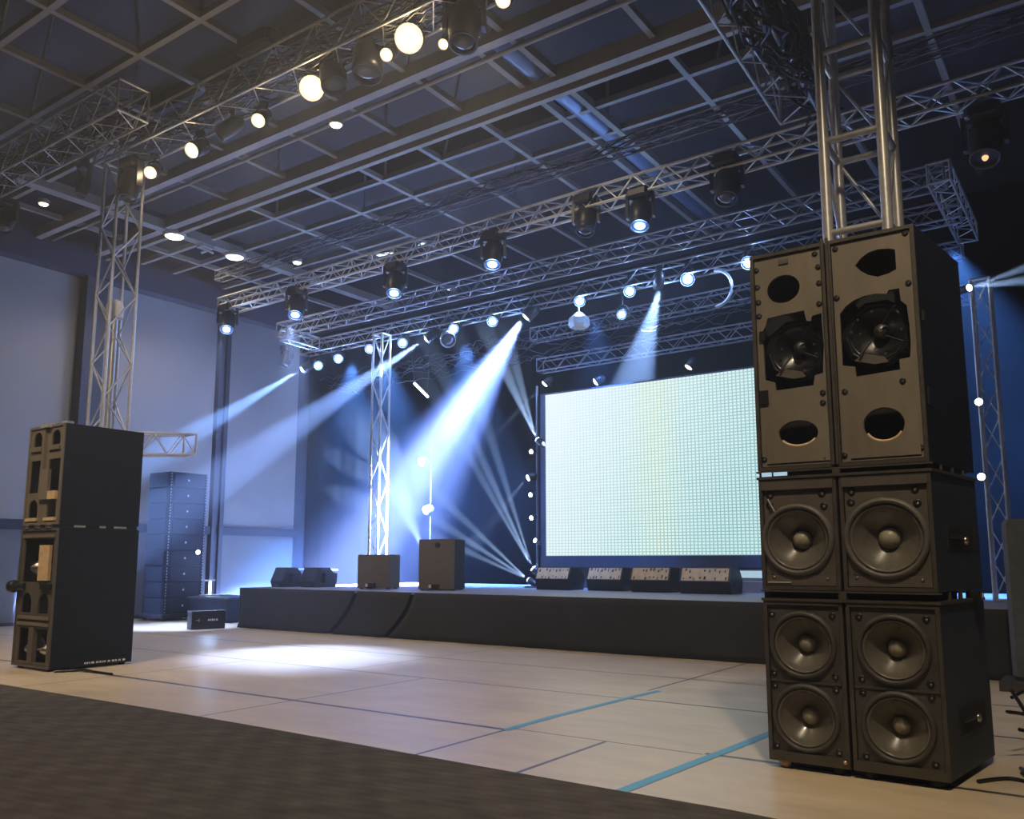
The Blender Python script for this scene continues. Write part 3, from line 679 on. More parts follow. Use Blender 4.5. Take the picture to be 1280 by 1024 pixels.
small_wedge(-15.25, -14.85, 12.5, 'small dark stage monitor at the far left end of the stage', 1)
small_wedge(-14.6, -14.08, 12.75, 'small dark stage monitor second from the left end of the stage', 2)
def rot_box(cx, cy, w, d, ang, z0, z1, label, side, portpos):
    root = thing('floor_speaker', label, 'speaker', (cx, cy, z0))
    a = math.radians(ang); x = V((math.cos(a), math.sin(a), 0)); y = V((-math.sin(a), math.cos(a), 0)); zz = V((0, 0, 1)); c = V((cx, cy, (z0+z1)/2)); h = z1-z0
    def ob(b, u, v, w_, du, dv, dw): b.obox(c+x*u+y*v+zz*w_, (du, dv, dw), (x, y, zz)); return b
    ob(MB(), 0, 0, .01, w, d, h-.02).build('cabinet', side, root)
    ob(MB(), 0, -d/2-.008, .01, w-.01, .016, h-.03).build('front_grille', 'box_brown', root)
    ob(MB(), 0, 0, h/2+.002, w-.01, d-.01, .012).build('lid', 'black', root)
    for k, (u, w_) in enumerate(portpos):
        MB().lathe(c+x*u+y*(-d/2-.014)+zz*w_, -y, [(.05, 0), (.055, .012), (.03, .014)], 16).build('port', 'speck', root)
    b = MB(); ob(b, -.02, -d/2-.05, -h/2+.07, .16, .08, .1); b.build('connector', 'speck', root)
    b = MB(); ob(b, -.1, -d/2-.06, -h/2+.08, .05, .09, .06); b.build('plug', 'white', root)
    for sx in (-1, 1):
        for sy_ in (-1, 1): ob(MB(), sx*(w/2-.06), sy_*(d/2-.06), -h/2+.01, .06, .06, .02).build('foot', 'black', root)
rot_box(-12.4, 12.92, .72, .46, 16, ST, ST+.68, 'lower and wider brown-fronted speaker box on the stage edge', 'box_brown', [])
rot_box(-10.9, 13.12, .74, .6, 20, ST, ST+.97, 'taller brown-fronted speaker box with dark blue side on the stage edge', 'cab', [(.02, .38)])

# ------------------------------------------------------------------ right speaker stack
def woofer(root, cx, cz, r, yf, mcone='cone', msur='surround', mcap='cap', capx=.0):
    c = (cx, yf, cz); d = (0, -1, 0)
    fr = MB().lathe(c, d, [(r*1.16, -.01), (r*1.16, .008), (r*1.13, .018), (r*1.08, .03), (r*1.02, .026), (r*.985, .004), (r*.98, -.03)], 48, cap=False).build('woofer', msur, root)
    prof = [(r*.985, .002), (r*.95, .012), (r*.9, .002)]
    for i in range(9):
        t = i/8; prof.append((r*(.88-.62*t), -.01-.115*(t**.85)))
    cn = MB().lathe(c, d, prof, 48, cap=False).build('cone', mcone, fr)
    MB().lathe((cx, yf+.115, cz), d, [(r*.31, -.005), (r*.29, .018), (r*.22, .04), (r*.12, .053), (r*.02, .057)], 32).build('dust_cap', mcap, fr)
    return fr

def shell(root, x0, x1, yf, dep, z0, z1, dxr=0., dxl=0., m='cab', edge='cab_edge', th=.025, rec=.03, rail=True):
    yb = yf+dep; b = MB()
    def quad(xa0, xa1, xb0, xb1, za, zb, ya=yf, y2=None):
        y2 = yb if y2 is None else y2
        b.hexa([(xa0, ya, za), (xa1, ya, za), (xb1, y2, za), (xb0, y2, za), (xa0, ya, zb), (xa1, ya, zb), (xb1, y2, zb), (xb0, y2, zb)])
    y0 = yf+.02
    quad(x0, x1, x0+dxl, x1+dxr, z0, z0+th, y0); quad(x0, x1, x0+dxl, x1+dxr, z1-th, z1, y0)
    quad(x0, x0+th, x0+dxl, x0+dxl+th, z0+th, z1-th, y0); quad(x1-th, x1, x1+dxr-th, x1+dxr, z0+th, z1-th, y0)
    b.hexa([(x0+dxl+th, yb-th, z0+th), (x1+dxr-th, yb-th, z0+th), (x1+dxr-th, yb, z0+th), (x0+dxl+th, yb, z0+th), (x0+dxl+th, yb-th, z1-th), (x1+dxr-th, yb-th, z1-th), (x1+dxr-th, yb, z1-th), (x0+dxl+th, yb, z1-th)])
    b.build('cabinet', m, root)
    e = MB(); e.plate(rect(x0, z0, x1, z1), [rect(x0+th, z0+th, x1-th, z1-th)[::-1]], yf-.004, .026)
    e.build('front_rim', edge, root)

def bolts(root, pts, y, r=.016):
    for x, z in pts:
        c = MB().lathe((x, y, z), (0, -1, 0), [(r*1.3, -.005), (r*1.3, .004), (r, .006)], 12).build('bolt_recess', 'speck', root)
        MB().lathe((x+r*.2, y-.004, z-r*.2), (0, -1, 0), [(r*.55, 0), (r*.5, .008), (r*.2, .012)], 8).build('bolt', 'bolt', c)

def side_handle(root, x, y0, y1, z0, z1, slope=0.):
    # recessed slot plate on the right side
    def X(y): return x+slope*(y-y0)
    b = MB(); b.hexa([(X(y0)-.02, y0, z0), (X(y0)+.004, y0, z0), (X(y1)+.004, y1, z0), (X(y1)-.02, y1, z0), (X(y0)-.02, y0, z1), (X(y0)+.004, y0, z1), (X(y1)+.004, y1, z1), (X(y1)-.02, y1, z1)])
    h = b.build('handle_slot', 'inner', root)
    zc = (z0+z1)/2; ym = y0+(y1-y0)*.52
    MB().tube((X(y0)+.012, y0+.03, zc), (X(ym)+.012, ym, zc), .012).build('grip', 'black_metal', h)
    MB().lathe((X(y0+.68*(y1-y0))+.002, y0+.68*(y1-y0), zc-.02), (1, 0, 0), [(.028, 0), (.028, .014), (.016, .02)], 12).build('latch', 'bolt', h)

YF = 6.04; DX = .13; DEP = 1.02
XL0, XL1, XR0, XR1 = -2.08, -1.545, -1.525, -.955
GR = 'right speaker stack cabinets'
# ---- top pair
def top_cab(x0, x1, label, dxr, port, opening, low, boltpts, right):
    z0, z1 = 2.035, 3.64
    root = thing('loudspeaker', label, 'speaker', ((x0+x1)/2, YF+DEP/2, z0), GR)
    shell(root, x0, x1, YF, DEP, z0, z1, dxr, 0, 'cab', 'cab_edge')
    outer = rect(x0+.03, z0+.03, x1-.03, z1-.03)
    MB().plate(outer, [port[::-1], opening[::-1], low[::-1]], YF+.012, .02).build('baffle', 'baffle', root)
    MB().box((x0+.03, YF+.2, z0+.03), (x1-.03, YF+.21, z1-.03)).build('inner_panel', 'inner', root)
    # lower shaped baffle step (raised rim) and lip under the low port
    xs = [p[0] for p in low]; cx = (min(xs)+max(xs))/2; rx = (max(xs)-min(xs))/2; zs = [p[1] for p in low]; cz = (min(zs)+max(zs))/2; rz = (max(zs)-min(zs))/2
    lip = MB(); N = 14
    pts = [V((cx+(rx-.004)*math.cos(a), YF+.024, cz+(rz-.004)*math.sin(a))) for a in [PI+.5+(PI-1.0)*i/N for i in range(N+1)]]
    lip.path(pts, .012, 6); lip.build('port_lip', 'tan', root)
    MB().plate([(cx+(rx+.09)*math.cos(PI*i/20), cz+.03+(rz+.1)*math.sin(PI*i/20)) for i in range(21)]+[(cx-rx-.09, z0+.05), (cx+rx+.09, z0+.05)],
               [[(cx+(rx+.004)*math.cos(-2*PI*i/28), cz+(rz+.004)*math.sin(-2*PI*i/28)) for i in range(28)]], YF+.004, .008).build('raised_panel', 'baffle', root)
    # exposed driver in the middle opening
    ox = [p[0] for p in opening]; oz = [p[1] for p in opening]; dx_, dz_ = (min(ox)+max(ox))/2, (min(oz)+max(oz))/2+.02; R = (max(ox)-min(ox))/2
    fr = MB().lathe((dx_, YF+.12, dz_), (0, -1, 0), [(R*1.1, -.02), (R*1.1, 0), (R*.95, .02), (R*.85, .0)], 10, cap=False, sm=False).build('driver_basket', 'black_metal', root)
    MB().lathe((dx_, YF+.115, dz_), (0, -1, 0), [(R*.9, .0), (R*.84, .014), (R*.78, -.002), (R*.5, -.045), (R*.27, -.07)], 40, cap=False).build('cone', 'cone_dark', fr)
    MB().lathe((dx_+.02, YF+.17, dz_+.02), (0, -1, 0), [(R*.24, 0), (R*.24, .03), (R*.16, .06), (R*.06, .07)], 24).build('phase_plug', 'alu_dark', fr)
    for k, (a, l) in enumerate(((.9, .95), (-.5, .9), (-2.2, .85))):
        p = V((dx_+math.cos(a)*R*l, YF+.05, dz_+math.sin(a)*R*l))
        MB().tube(p, (dx_+math.cos(a)*R*.3, YF+.085, dz_+math.sin(a)*R*.3), .008, 6).build('basket_arm', 'black_metal', fr)
    # torn foam strip at the bottom, brownish plate
    MB().plate([(dx_-R*.7, dz_-R*.82), (dx_-.02, dz_-R*1.0), (dx_+R*.3, dz_-R*.98), (dx_+R*.2, dz_-R*.8), (dx_-R*.4, dz_-R*.62)], [], YF+.07, .01).build('torn_strip', 'baffle_mid', fr)
    b = MB()
    rnd = random.Random(5+right)
    for _ in range(7):
        a = rnd.uniform(0, 6.28); l = rnd.uniform(.35, .9)
        b.lathe((dx_+math.cos(a)*R*l, YF+.09, dz_+math.sin(a)*R*l*.9), (0, -1, 0), [(.01, 0), (.008, .01)], 8)
    b.build('screw_heads', 'bolt', fr)
    bolts(root, boltpts, YF+.012)
    if right:
        MB().box((x1-.002, YF+.06, z0+.95), (x1+.018, YF+.16, z0+1.02)).build('hinge', 'black_metal', root); MB().box((x1-.002, YF+.06, z0+.38), (x1+.02, YF+.17, z0+.5)).build('hinge', 'black_metal', root)
    else:
        MB().box((x0+.05, YF-.004, 2.99), (x0+.09, YF+.014, 3.06)).build('latch', 'speck', root); MB().box((x0+.035, YF-.004, 2.52), (x0+.095, YF+.014, 2.62)).build('latch', 'speck', root)
        MB().box((-1.87, YF+.004, 3.54), (-1.8, YF+.014, 3.572)).build('name_plate', 'alu_dark', root)
lens_port = [(-1.342, 3.43), (-1.30, 3.475), (-1.25, 3.505), (-1.19, 3.515), (-1.12, 3.505), (-1.08, 3.49), (-1.08, 3.35), (-1.13, 3.33), (-1.2, 3.32), (-1.26, 3.345), (-1.31, 3.385)][::-1]
rop = [(-1.461, 3.10), (-1.42, 3.15), (-1.36, 3.185), (-1.292, 3.203), (-1.22, 3.205), (-1.15, 3.19), (-1.135, 3.215), (-1.07, 3.215), (-1.065, 3.13), (-1.03, 3.09), (-1.021, 2.95), (-1.021, 2.82), (-1.03, 2.735), (-1.096, 2.73), (-1.096, 2.66), (-1.375, 2.645), (-1.381, 2.716), (-1.462, 2.735)][::-1]
lop = [(-2.011, 3.06), (-1.985, 3.10), (-1.97, 3.155), (-1.83, 3.165), (-1.705, 3.17), (-1.69, 3.09), (-1.66, 3.085), (-1.65, 3.12), (-1.585, 3.13), (-1.585, 3.06), (-1.58, 2.9), (-1.595, 2.70), (-1.651, 2.69), (-1.665, 2.62), (-1.93, 2.612), (-1.935, 2.672), (-2.005, 2.70)][::-1]
top_cab(XL0, XL1, 'left tan-fronted loudspeaker on top of the right stack, nearer the LED screen', .0, circ(-1.845, 3.355, .119, .104), lop, circ(-1.785, 2.287, .136, .091),
        [(-2.036, 3.53), (-2.035, 3.40), (-2.03, 3.285), (-2.03, 3.18), (-1.61, 3.57), (-1.59, 3.47), (-1.59, 3.35), (-1.595, 3.2), (-1.602, 2.56), (-1.605, 2.49), (-2.035, 2.12), (-1.614, 2.11)], 0)
top_cab(XR0, XR1, 'right tan-fronted loudspeaker on top of the right stack, with a lens-shaped port', DX, lens_port, rop, circ(-1.218, 2.298, .128, .113),
        [(-1.468, 3.575), (-1.01, 3.59), (-1.01, 3.24), (-1.475, 3.219), (-1.455, 2.55), (-1.085, 2.58), (-1.48, 2.11), (-.995, 2.13)], 1)
# ---- middle pair
def mid_cab(x0, x1, label, dxr, cx, r, right):
    z0, z1 = 1.2, 1.97
    root = thing('loudspeaker', label, 'speaker', ((x0+x1)/2, YF+DEP/2, z0), GR)
    shell(root, x0, x1, YF, DEP, z0, z1, dxr, 0, 'cab_blue_lit', 'cab_edge')
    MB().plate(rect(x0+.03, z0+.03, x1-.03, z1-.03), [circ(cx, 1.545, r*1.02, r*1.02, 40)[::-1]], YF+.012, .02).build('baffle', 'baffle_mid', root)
    MB().box((x0+.02, YF-.012, z1-.075), (x1-.02, YF+.012, z1-.02)).build('top_strip', 'baffle_mid', root)
    MB().box((x0+.03, YF+.004, z0+.03), (x1-.03, YF+.013, z0+.1)).build('bottom_strip', 'baffle_mid', root)
    woofer(root, cx, 1.545, r, YF+.008)
    a = r*1.0
    bolts(root, [(x0+.075, 1.86), (x0+.07, 1.79), (x1-.1, 1.86), (x1-.09, 1.77), (x0+.08, 1.29), (x1-.09, 1.28)], YF+.012, .02)
    if right:
        side_handle(root, XR1+DX*.26/DEP+.002, YF+.26, YF+.84, 1.475, 1.64, DX/DEP)
    else:
        MB().tube((x0+.06, YF-.002, 1.83), (x0+.11, YF-.012, 1.74), .01).build('latch', 'bolt', root)
        MB().box((x0+.04, YF-.002, 1.245), (x0+.2, YF+.012, 1.255)).build('scratch_plate', 'alu', root)
mid_cab(XL0, XL1, 'left middle cabinet of the right stack, one round woofer', .0, -1.825, .215, 0)
mid_cab(XR0, XR1, 'right middle cabinet of the right stack, one big woofer and a side slot', DX, -1.247, .232, 1)
# ---- bottom pair
def low_cab(x0, x1, label, dxr, cx, right):
    z0, z1 = .05, 1.12
    root = thing('loudspeaker', label, 'speaker', ((x0+x1)/2, YF+DEP/2, 0), GR)
    shell(root, x0, x1, YF, DEP, z0, z1, dxr, 0, 'cab_blue_lit', 'cab_edge')
    r = .196; zs = (.345, .83)
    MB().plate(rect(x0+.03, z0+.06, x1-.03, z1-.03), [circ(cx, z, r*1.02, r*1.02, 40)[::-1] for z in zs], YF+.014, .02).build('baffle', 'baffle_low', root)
    MB().box((x0+.03, YF+.004, .574), (x1-.03, YF+.015, .588)).build('divider_strip', 'cab_edge', root)
    MB().box((x0+.01, YF-.01, z0), (x1-.01, YF+.012, z0+.065)).build('kick_strip', 'cab_edge', root)
    for z in zs:
        woofer(root, cx, z, r, YF+.012, 'cone', 'baffle_low')
        bolts(root, [(cx+sx*.205, z+sz*.2) for sx in (-1, 1) for sz in (-1, 1)], YF+.014, .018)
    for sx in (x0+.09, x1-.09):
        for yy in (YF+.08, YF+DEP-.1):
            MB().lathe((sx, yy, 0), (0, 0, 1), [(.045, 0), (.05, .02), (.04, .052)], 14).build('foot', 'copper' if (not right and sx < -1.9 and yy < 6.3) else 'black', root)
    if right: side_handle(root, XR1+DX*.26/DEP+.002, YF+.26, YF+.84, .29, .455, DX/DEP)
    else: MB().lathe((-1.575, YF-.008, .09), (0, -1, 0), [(.016, 0), (.014, .01), (.005, .014)], 10).build('jack', 'copper', root)
low_cab(XL0, XL1, 'left bottom cabinet of the right stack, two woofers, on the floor', .0, -1.822, 0)
low_cab(XR0, XR1, 'right bottom cabinet of the right stack, two woofers and a side slot, on the floor', DX, -1.242, 1)
# stacking frames between the levels
def stack_frame(z0, z1, label, ext):
    root = thing('stacking_frame', label, 'frame', (-1.5, YF+.5, z0))
    MB().box((XL0-.01, YF-.012, z0), (XR1+.01, YF+.03, z0+.018)).build('front_rail', 'cab_edge', root)
    MB().box((XL0-.01, YF-.012, z1-.014), (XR1+.02, YF+.03, z1-.002)).build('front_rail', 'cab_edge', root)
    MB().hexa([(XR1-.03, YF, z0), (XR1+.012, YF, z0), (XR1+DX+.012, YF+DEP, z0), (XR1+DX-.03, YF+DEP, z0), (XR1-.03, YF, z0+.02), (XR1+.012, YF, z0+.02), (XR1+DX+.012, YF+DEP, z0+.02), (XR1+DX-.03, YF+DEP, z0+.02)]).build('side_rail', 'cab_edge', root)
    MB().box((XL0, YF+.03, z0), (XL0+.04, YF+DEP, z1-.002)).build('side_rail', 'cab_edge', root)
    for y in (YF+.25, YF+.5, YF+.75):
        x = XR1+DX*(y-YF)/DEP
        MB().box((x-.02, y-.012, z0+.018), (x+.004, y+.012, z1-.002)).build('spacer', 'cab_edge', root)
    MB().box((-1.56, YF-.02, z0), (-1.51, YF+.02, z1-.002)).build('spacer', 'cab_edge', root)
    MB().box((XL0+.05, YF+.08, z0+.002), (XR1-.03, YF+DEP-.05, z1-.004)).build('core', 'inner', root)
    if not ext:  # glowing panels added in place of blue-white light showing at the seam
        MB().box((XL0+.03, YF-.016, z0+.02), (XL0+.1, YF-.006, z1-.012)).build('seam_glow_panel', 'strip', root)
        MB().box((XL0+.115, YF-.016, z0+.022), (XL0+.21, YF-.006, z1-.014)).build('seam_glow_panel', 'strip', root)
    if ext:
        MB().box((XR1+.06, YF+.7, z0+.01), (XR1+.15, YF+.9, z1-.01)).build('side_connector', 'speck', root)
        MB().box((XR1+.15, YF+.8, z0+.02), (XR1+.155, YF+.82, z1-.02)).build('white_tab', 'white', root)
stack_frame(1.122, 1.198, 'dark stacking frame between the bottom and middle levels of the right stack', 1)
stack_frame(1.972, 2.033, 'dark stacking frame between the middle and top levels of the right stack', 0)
t = thing('rail_post', 'pair of narrow metal uprights covering the seam of the right speaker stack', 'upright', (-1.535, YF, 1.2))
for x in (-1.55, -1.52): MB().box((x-.009, YF-.022, 2.05), (x+.009, YF-.006, 3.66)).build('upright', 'cab_edge', t)

# ------------------------------------------------------------------ left speaker stack
LX0, LX1, LY, LD = -12.13, -11.22, 5.73, 1.13
GL = 'left speaker stack cabinets'
root = thing('loudspeaker', 'upper cabinet of the left stack, tan front with arched ports', 'speaker', (-11.67, 6.3, 1.87), GL)
shell(root, LX0, LX1, LY, LD, 1.87, 3.2, 0, 0, 'cab', 'baffle', .03)
def arch(cx, z0, w, h): return [(cx-w/2, z0), (cx+w/2, z0)]+[(cx+w/2*math.cos(PI*i/10), z0+h-w*.5+w*.5*math.sin(PI*i/10)) for i in range(11)]
hs = []
for cx in (-11.92, -11.44):
    hs += [arch(cx, 2.93, .22, .2)[::-1], rect(cx-.15, 2.3, cx+.15, 2.74)[::-1], arch(cx, 1.97, .24, .24)[::-1]]
MB().plate(rect(LX0+.035, 1.905, LX1-.035, 3.165), hs, LY+.012, .02).build('baffle', 'baffle', root)
MB().box((LX0+.035, LY+.25, 1.905), (LX1-.035, LY+.26, 3.165)).build('inner_panel', 'inner', root)
MB().plate([(-11.74, 2.2), (-11.5, 2.2), (-11.5, 2.6), (-11.66, 2.6), (-11.66, 3.16), (-11.7, 3.16)], [], LY-.03, .04).build('centre_post', 'baffle', root)
for cx in (-11.92, -11.44):
    MB().box((cx-.14, LY-.015, 2.86), (cx+.14, LY+.014, 2.915)).build('shelf_lip', 'baffle', root)
    MB().box((cx-.14, LY-.015, 1.92), (cx+.14, LY+.014, 1.96)).build('shelf_lip', 'tan', root)
MB().box((-11.58, LY-.025, 2.2), (-11.3, LY+.012, 2.31)).build('patch', 'tan', root)
MB().box((-11.75, LY-.05, 3.165), (-11.55, LY+.1, 3.215)).box((-11.35, LY+.02, 3.2), (-11.22, LY+.12, 3.23)).build('rigging_lug', 'alu', root)
root = thing('loudspeaker', 'tall lower cabinet of the left stack, standing on the floor', 'speaker', (-11.67, 6.3, 0), GL)
shell(root, LX0-.02, LX1+.02, LY, LD, .03, 1.82, 0, 0, 'cab', 'baffle_mid', .03)
hs = [rect(-12.06, 1.12, -11.3, 1.68)[::-1], rect(-12.04, .1, -11.3, .52)[::-1]]
for cx in (-11.9, -11.46): hs.append(arch(cx, .72, .26, .26)[::-1])
MB().plate(rect(LX0+.015, .065, LX1-.015, 1.785), hs, LY+.012, .02).build('baffle', 'baffle_mid', root)
MB().box((LX0+.02, LY+.3, .065), (LX1-.02, LY+.31, 1.785)).build('inner_panel', 'inner', root)
for cx, cz, r, m in ((-11.87, 1.3, .15, 'bolt'), (-11.87, .25, .14, 'bolt'), (-11.46, .25, .14, 'bolt')):
    MB().lathe((cx, LY+.22, cz), (0, -1, 0), [(r, 0), (r*.8, .06), (r*.5, .14), (r*.2, .19), (r*.05, .2)], 24).build('phase_plug', m, root)
MB().box((-11.62, LY-.01, 1.14), (-11.36, LY+.03, 1.6)).build('access_panel', 'tan', root)
MB().box((-11.74, LY-.01, .1), (-11.62, LY+.05, .54)).build('centre_post', 'baffle_mid', root)
for z in (1.7, .56, .64): MB().box((LX0+.05, LY-.01, z), (LX1-.05, LY+.014, z+.04)).build('cross_strip', 'baffle', root)
MB().lathe((-11.95, LY-.0, 1.06), (-.9, -.45, 0), [(.05, 0), (.05, .08), (.04, .09), (.04, .12), (.075, .13), (.085, .16), (.075, .22), (.05, .24)], 16).build('clamp_knob', 'black_metal', root)
MB().box((-11.5, LY-.03, 1.03), (-11.25, LY+.012, 1.1)).build('latch', 'speck', root)
rnd = random.Random(4); b = MB(); y = 6.2
while y < 6.75:
    w = rnd.uniform(.012, .04); b.box((LX1+.0195, y, .055), (LX1+.0225, y+w, .08)); y += w+rnd.uniform(.008, .03)
b.build('printed_marks', 'white', root)
for sx in (LX0+.08, LX1-.08):
    for yy in (LY+.08, LY+LD-.08): MB().lathe((sx, yy, 0), (0, 0, 1), [(.04, 0), (.045, .015), (.035, .032)], 12).build('foot', 'black', root)
t = thing('stacking_frame', 'thin metal coupling between the two cabinets of the left stack', 'frame', (-11.67, 6.3, 1.82))
MB().box((LX0+.02, LY+.02, 1.822), (LX1-.01, LY+LD-.02, 1.868)).build('plate', 'black_metal', t)
b = MB()
for y0, y1 in ((5.95, 6.1), (6.3, 6.38), (6.5, 6.68)): b.box((LX1-.012, y0, 1.832), (LX1+.004, y1, 1.86))
b.build('couplers', 'alu', t)
b = MB()
for x in (-12.0, -11.7, -11.42): b.bbox((x-.07, LY-.03, 1.825), (x+.05, LY+.03, 1.868), .01)
b.build('front_couplers', 'bolt', t)

# ------------------------------------------------------------------ line array stack by the wall
ords = ['topmost', 'second from the top', 'third from the top', 'fourth from the top', 'fifth from the top', 'fourth from the bottom', 'third from the bottom', 'second from the bottom', 'lowest']
AX0, AX1, AY0, AY1 = -19.15, -18.3, 11.92, 12.95
for k in range(9):
    z1 = 3.5-k*.372; z0 = z1-.364
    root = thing('line_array_speaker', 'dark line array speaker, %s of the tall tower behind the left stack' % ords[k], 'speaker', (-18.7, 12.4, z0), 'line array tower')
    MB().bbox((AX0, AY0, z0), (AX1, AY1, z1), .012).build('cabinet', 'cab', root)
    MB().box((AX0+.1, AY0-.014, z0+.03), (AX1-.06, AY0+.002, z1-.03)).build('grille', 'cab', root)
    MB().box((AX1-.002, AY0+.12, z0+.04), (AX1+.014, AY1-.1, z1-.04)).build('side_panel', 'cab', root)
    for yy in (AY0+.02, AY1-.06):
        b = MB().box((AX1-.002, yy, z0+.01), (AX1+.016, yy+.03, z1-.01)); rl = b.build('rigging_rail', 'black_metal', root)
        b = MB()
        for i in range(5): b.lathe((AX1+.014, yy+.015, z0+.045+.068*i), (1, 0, 0), [(.017, 0), (.012, .012)], 6)
        b.build('rivets', 'bolt', rl)
    MB().lathe((AX1+.012, AY0+.5, (z0+z1)/2), (1, 0, 0), [(.03, 0), (.02, .012)], 12).build('badge', 'alu', root)
t = thing('transport_dolly', 'low dark dolly carrying the line array tower', 'dolly', (-18.7, 12.4, 0))
MB().bbox((AX0-.05, AY0-.05, .06), (AX1+.05, AY1+.05, .158), .02).build('platform', 'black', t)
for sx in (AX0+.05, AX1-.05):
    for yy in (AY0+.05, AY1-.05): MB().lathe((sx-.02, yy, .04), (1, 0, 0), [(.04, 0), (.04, .04)], 14).build('caster', 'black', t)

# small things at the left of the stage
t = thing('flight_case', 'small black equipment case with white print standing before the left end of the stage', 'case', (-15.5, 11.1, 0))
a = V((.22, .66, 0)).normalized(); pz = V((0, 0, 1)); nrm = V((a.y, -a.x, 0)); c = V((-15.42, 11.1, .19))-nrm*.15
MB().obox(c, (.68, .3, .36), (a, -nrm, pz)).build('body', 'black', t)
b = MB(); f = c+nrm*.151
for u, w, h in ((-.22, .05, .008), (-.19, .008, .07), (-.23, .05, .008), (.0, .03, .035), (.04, .025, .035), (.08, .03, .04), (.12, .025, .035), (.17, .03, .04)): b.obox(f+a*u+pz*(.0), (w, .004, h), (a, -nrm, pz))
b.build('printed_marks', 'white', t)
for sx in (-1, 1):
    MB().obox(c+a*sx*.33+pz*.172, (.04, .31, .03), (a, -nrm, pz)).build('corner', 'alu_dark', t)
t = thing('road_case', 'dark blue-lit road case right of the line array tower', 'case', (-17.2, 12.9, 0))
MB().bbox((-17.95, 12.35, .05), (-16.5, 13.4, .56), .02).build('body', 'cab', t)
MB().box((-17.97, 12.33, .53), (-16.48, 13.42, .575)).build('lid', 'bluebox', t)
for sx in (-17.8, -16.65):
    for yy in (12.45, 13.3): MB().lathe((sx, yy, .03), (1, 0, 0), [(.03, 0), (.03, .03)], 12).build('caster', 'black', t)
t = thing('bright_tube', 'brightly lit metal stand on the road case by the line array tower', 'lamp', (-17.75, 12.7, .575))  # lit metal stand, its overexposed stem built as a glowing tube
MB().bbox((-17.85, 12.55, .576), (-17.6, 12.95, .605), .01).build('base', 'white', t)
MB().tube((-17.72, 12.75, .6), (-17.72, 12.75, .92), .03, 10).build('tube', 'tube_glow', t)
MB().box((-17.8, 12.55, .92), (-17.66, 12.85, .95)).build('cap', 'white', t)
spot((-17.65, 12.7, 1.1), (-16.6, 12.2, 0), 120, 25, PALE, .6, .05, t)  # spot added at the stand to light the case beside it
t = thing('small_lamp', 'small white lamp glowing on the edge of the line array tower', 'lamp', (-18.2, 12.75, 1.55))
MB().lathe((-18.283, 12.75, 1.6), (1, 0, 0), [(.05, 0), (.05, .04), (.02, .06)], 12).build('lens', 'lens_blue', t)
MB().lathe((-18.286, 12.75, 1.6), (1, 0, 0), [(.07, 0), (.07, .02)], 12).build('bezel', 'black', t)
t = thing('folding_table', 'blue-lit folding table behind the left end of the stage', 'table', (-17.0, 15.0, 0))
MB().box((-17.7, 14.7, 1.15), (-16.2, 15.4, 1.19)).build('tabletop', 'bluebox', t)
for sx in (-17.6, -16.3):
    for yy in (14.78, 15.32): MB().tube((sx, yy, 0), (sx, yy, 1.15), .02).build('leg', 'alu_dark', t)

# right edge: felt-covered partition, cables
t = thing('felt_partition', 'grey felt-covered partition at the right picture edge behind the right stack', 'partition', (-.6, 11.2, 0))
MB().bbox((-1.06, 11.0, .1), (.6, 11.35, 1.86), .05).build('panel', 'grey_cloth', t)
MB().box((-1.18, 10.85, 0), (.65, 11.5, .1)).build('base', 'baffle_low', t)
def floorcable(pts, r, seed=0):
    rnd = random.Random(seed); out = []
    for i in range(len(pts)-1):
        p0, p1 = V(pts[max(i-1, 0)]), V(pts[i]); p2, p3 = V(pts[i+1]), V(pts[min(i+2, len(pts)-1)])
        for k in range(8):
            t = k/8; out.append(.5*((2*p1)+(-p0+p2)*t+(2*p0-5*p1+4*p2-p3)*t*t+(-p0+3*p1-3*p2+p3)*t*t*t))
    out.append(V(pts[-1])); return MB().path(out, r, 7)
for k, (pts, lab) in enumerate((
    ([(-.70, 7.1, .5), (-.62, 7.2, .3), (-.55, 7.0, .05), (-.4, 6.8, .014), (-.2, 7.0, .014), (0, 7.4, .014)], 'black cable dropping from the rear edge of the right stack to the floor'),
    ([(-.66, 6.9, .014), (-.5, 6.62, .014), (-.3, 6.7, .014), (-.25, 7.1, .05), (-.5, 7.4, .1), (-.62, 7.7, .012)], 'black cable looping on the floor behind the right stack'),
    ([(-.6, 8.4, .014), (-.5, 7.9, .2), (-.45, 7.6, .36), (-.3, 7.5, .2), (-.1, 7.6, .014)], 'arched black cable rising from the floor at the right edge'),
    ([(-.74, 7.15, .34), (-.6, 7.35, .28), (-.5, 7.2, .12), (-.42, 7.1, .02), (-.3, 6.9, .013), (-.1, 6.8, .013)], 'black cable sagging beside the lower slot of the right stack'),
    ([(-.72, 7.3, .42), (-.6, 7.5, .45), (-.48, 7.6, .25), (-.4, 7.5, .06), (-.2, 7.3, .013)], 'black cable leaving the lower back corner of the right stack in a high arc'),
    ([(-.66, 7.0, .25), (-.56, 7.1, .2), (-.5, 6.9, .1), (-.55, 6.7, .03), (-.4, 6.6, .013), (-.2, 6.7, .013)], 'black cable twisting down to the floor close to the right stack'),
    ([(-.64, 6.75, .013), (-.5, 6.5, .013), (-.36, 6.42, .03), (-.25, 6.6, .013), (-.4, 6.85, .013), (-.6, 6.8, .013)], 'closed black cable loop lying on the floor at the right picture edge'),
    ([(-.62, 7.6, .013), (-.52, 7.3, .1), (-.44, 7.05, .2), (-.3, 6.9, .28), (-.1, 7.0, .2)], 'black cable slanting upward to the right picture edge'),
    ([(-.85, 6.35, .012), (-.7, 6.55, .012), (-.55, 6.5, .012), (-.35, 6.45, .012), (-.1, 6.6, .012)], 'black cable lying flat on the floor right of the right stack'))):
    tag(floorcable(pts, .013, k).build('cable', 'cable'), lab, 'cable', 'cables behind the right stack')
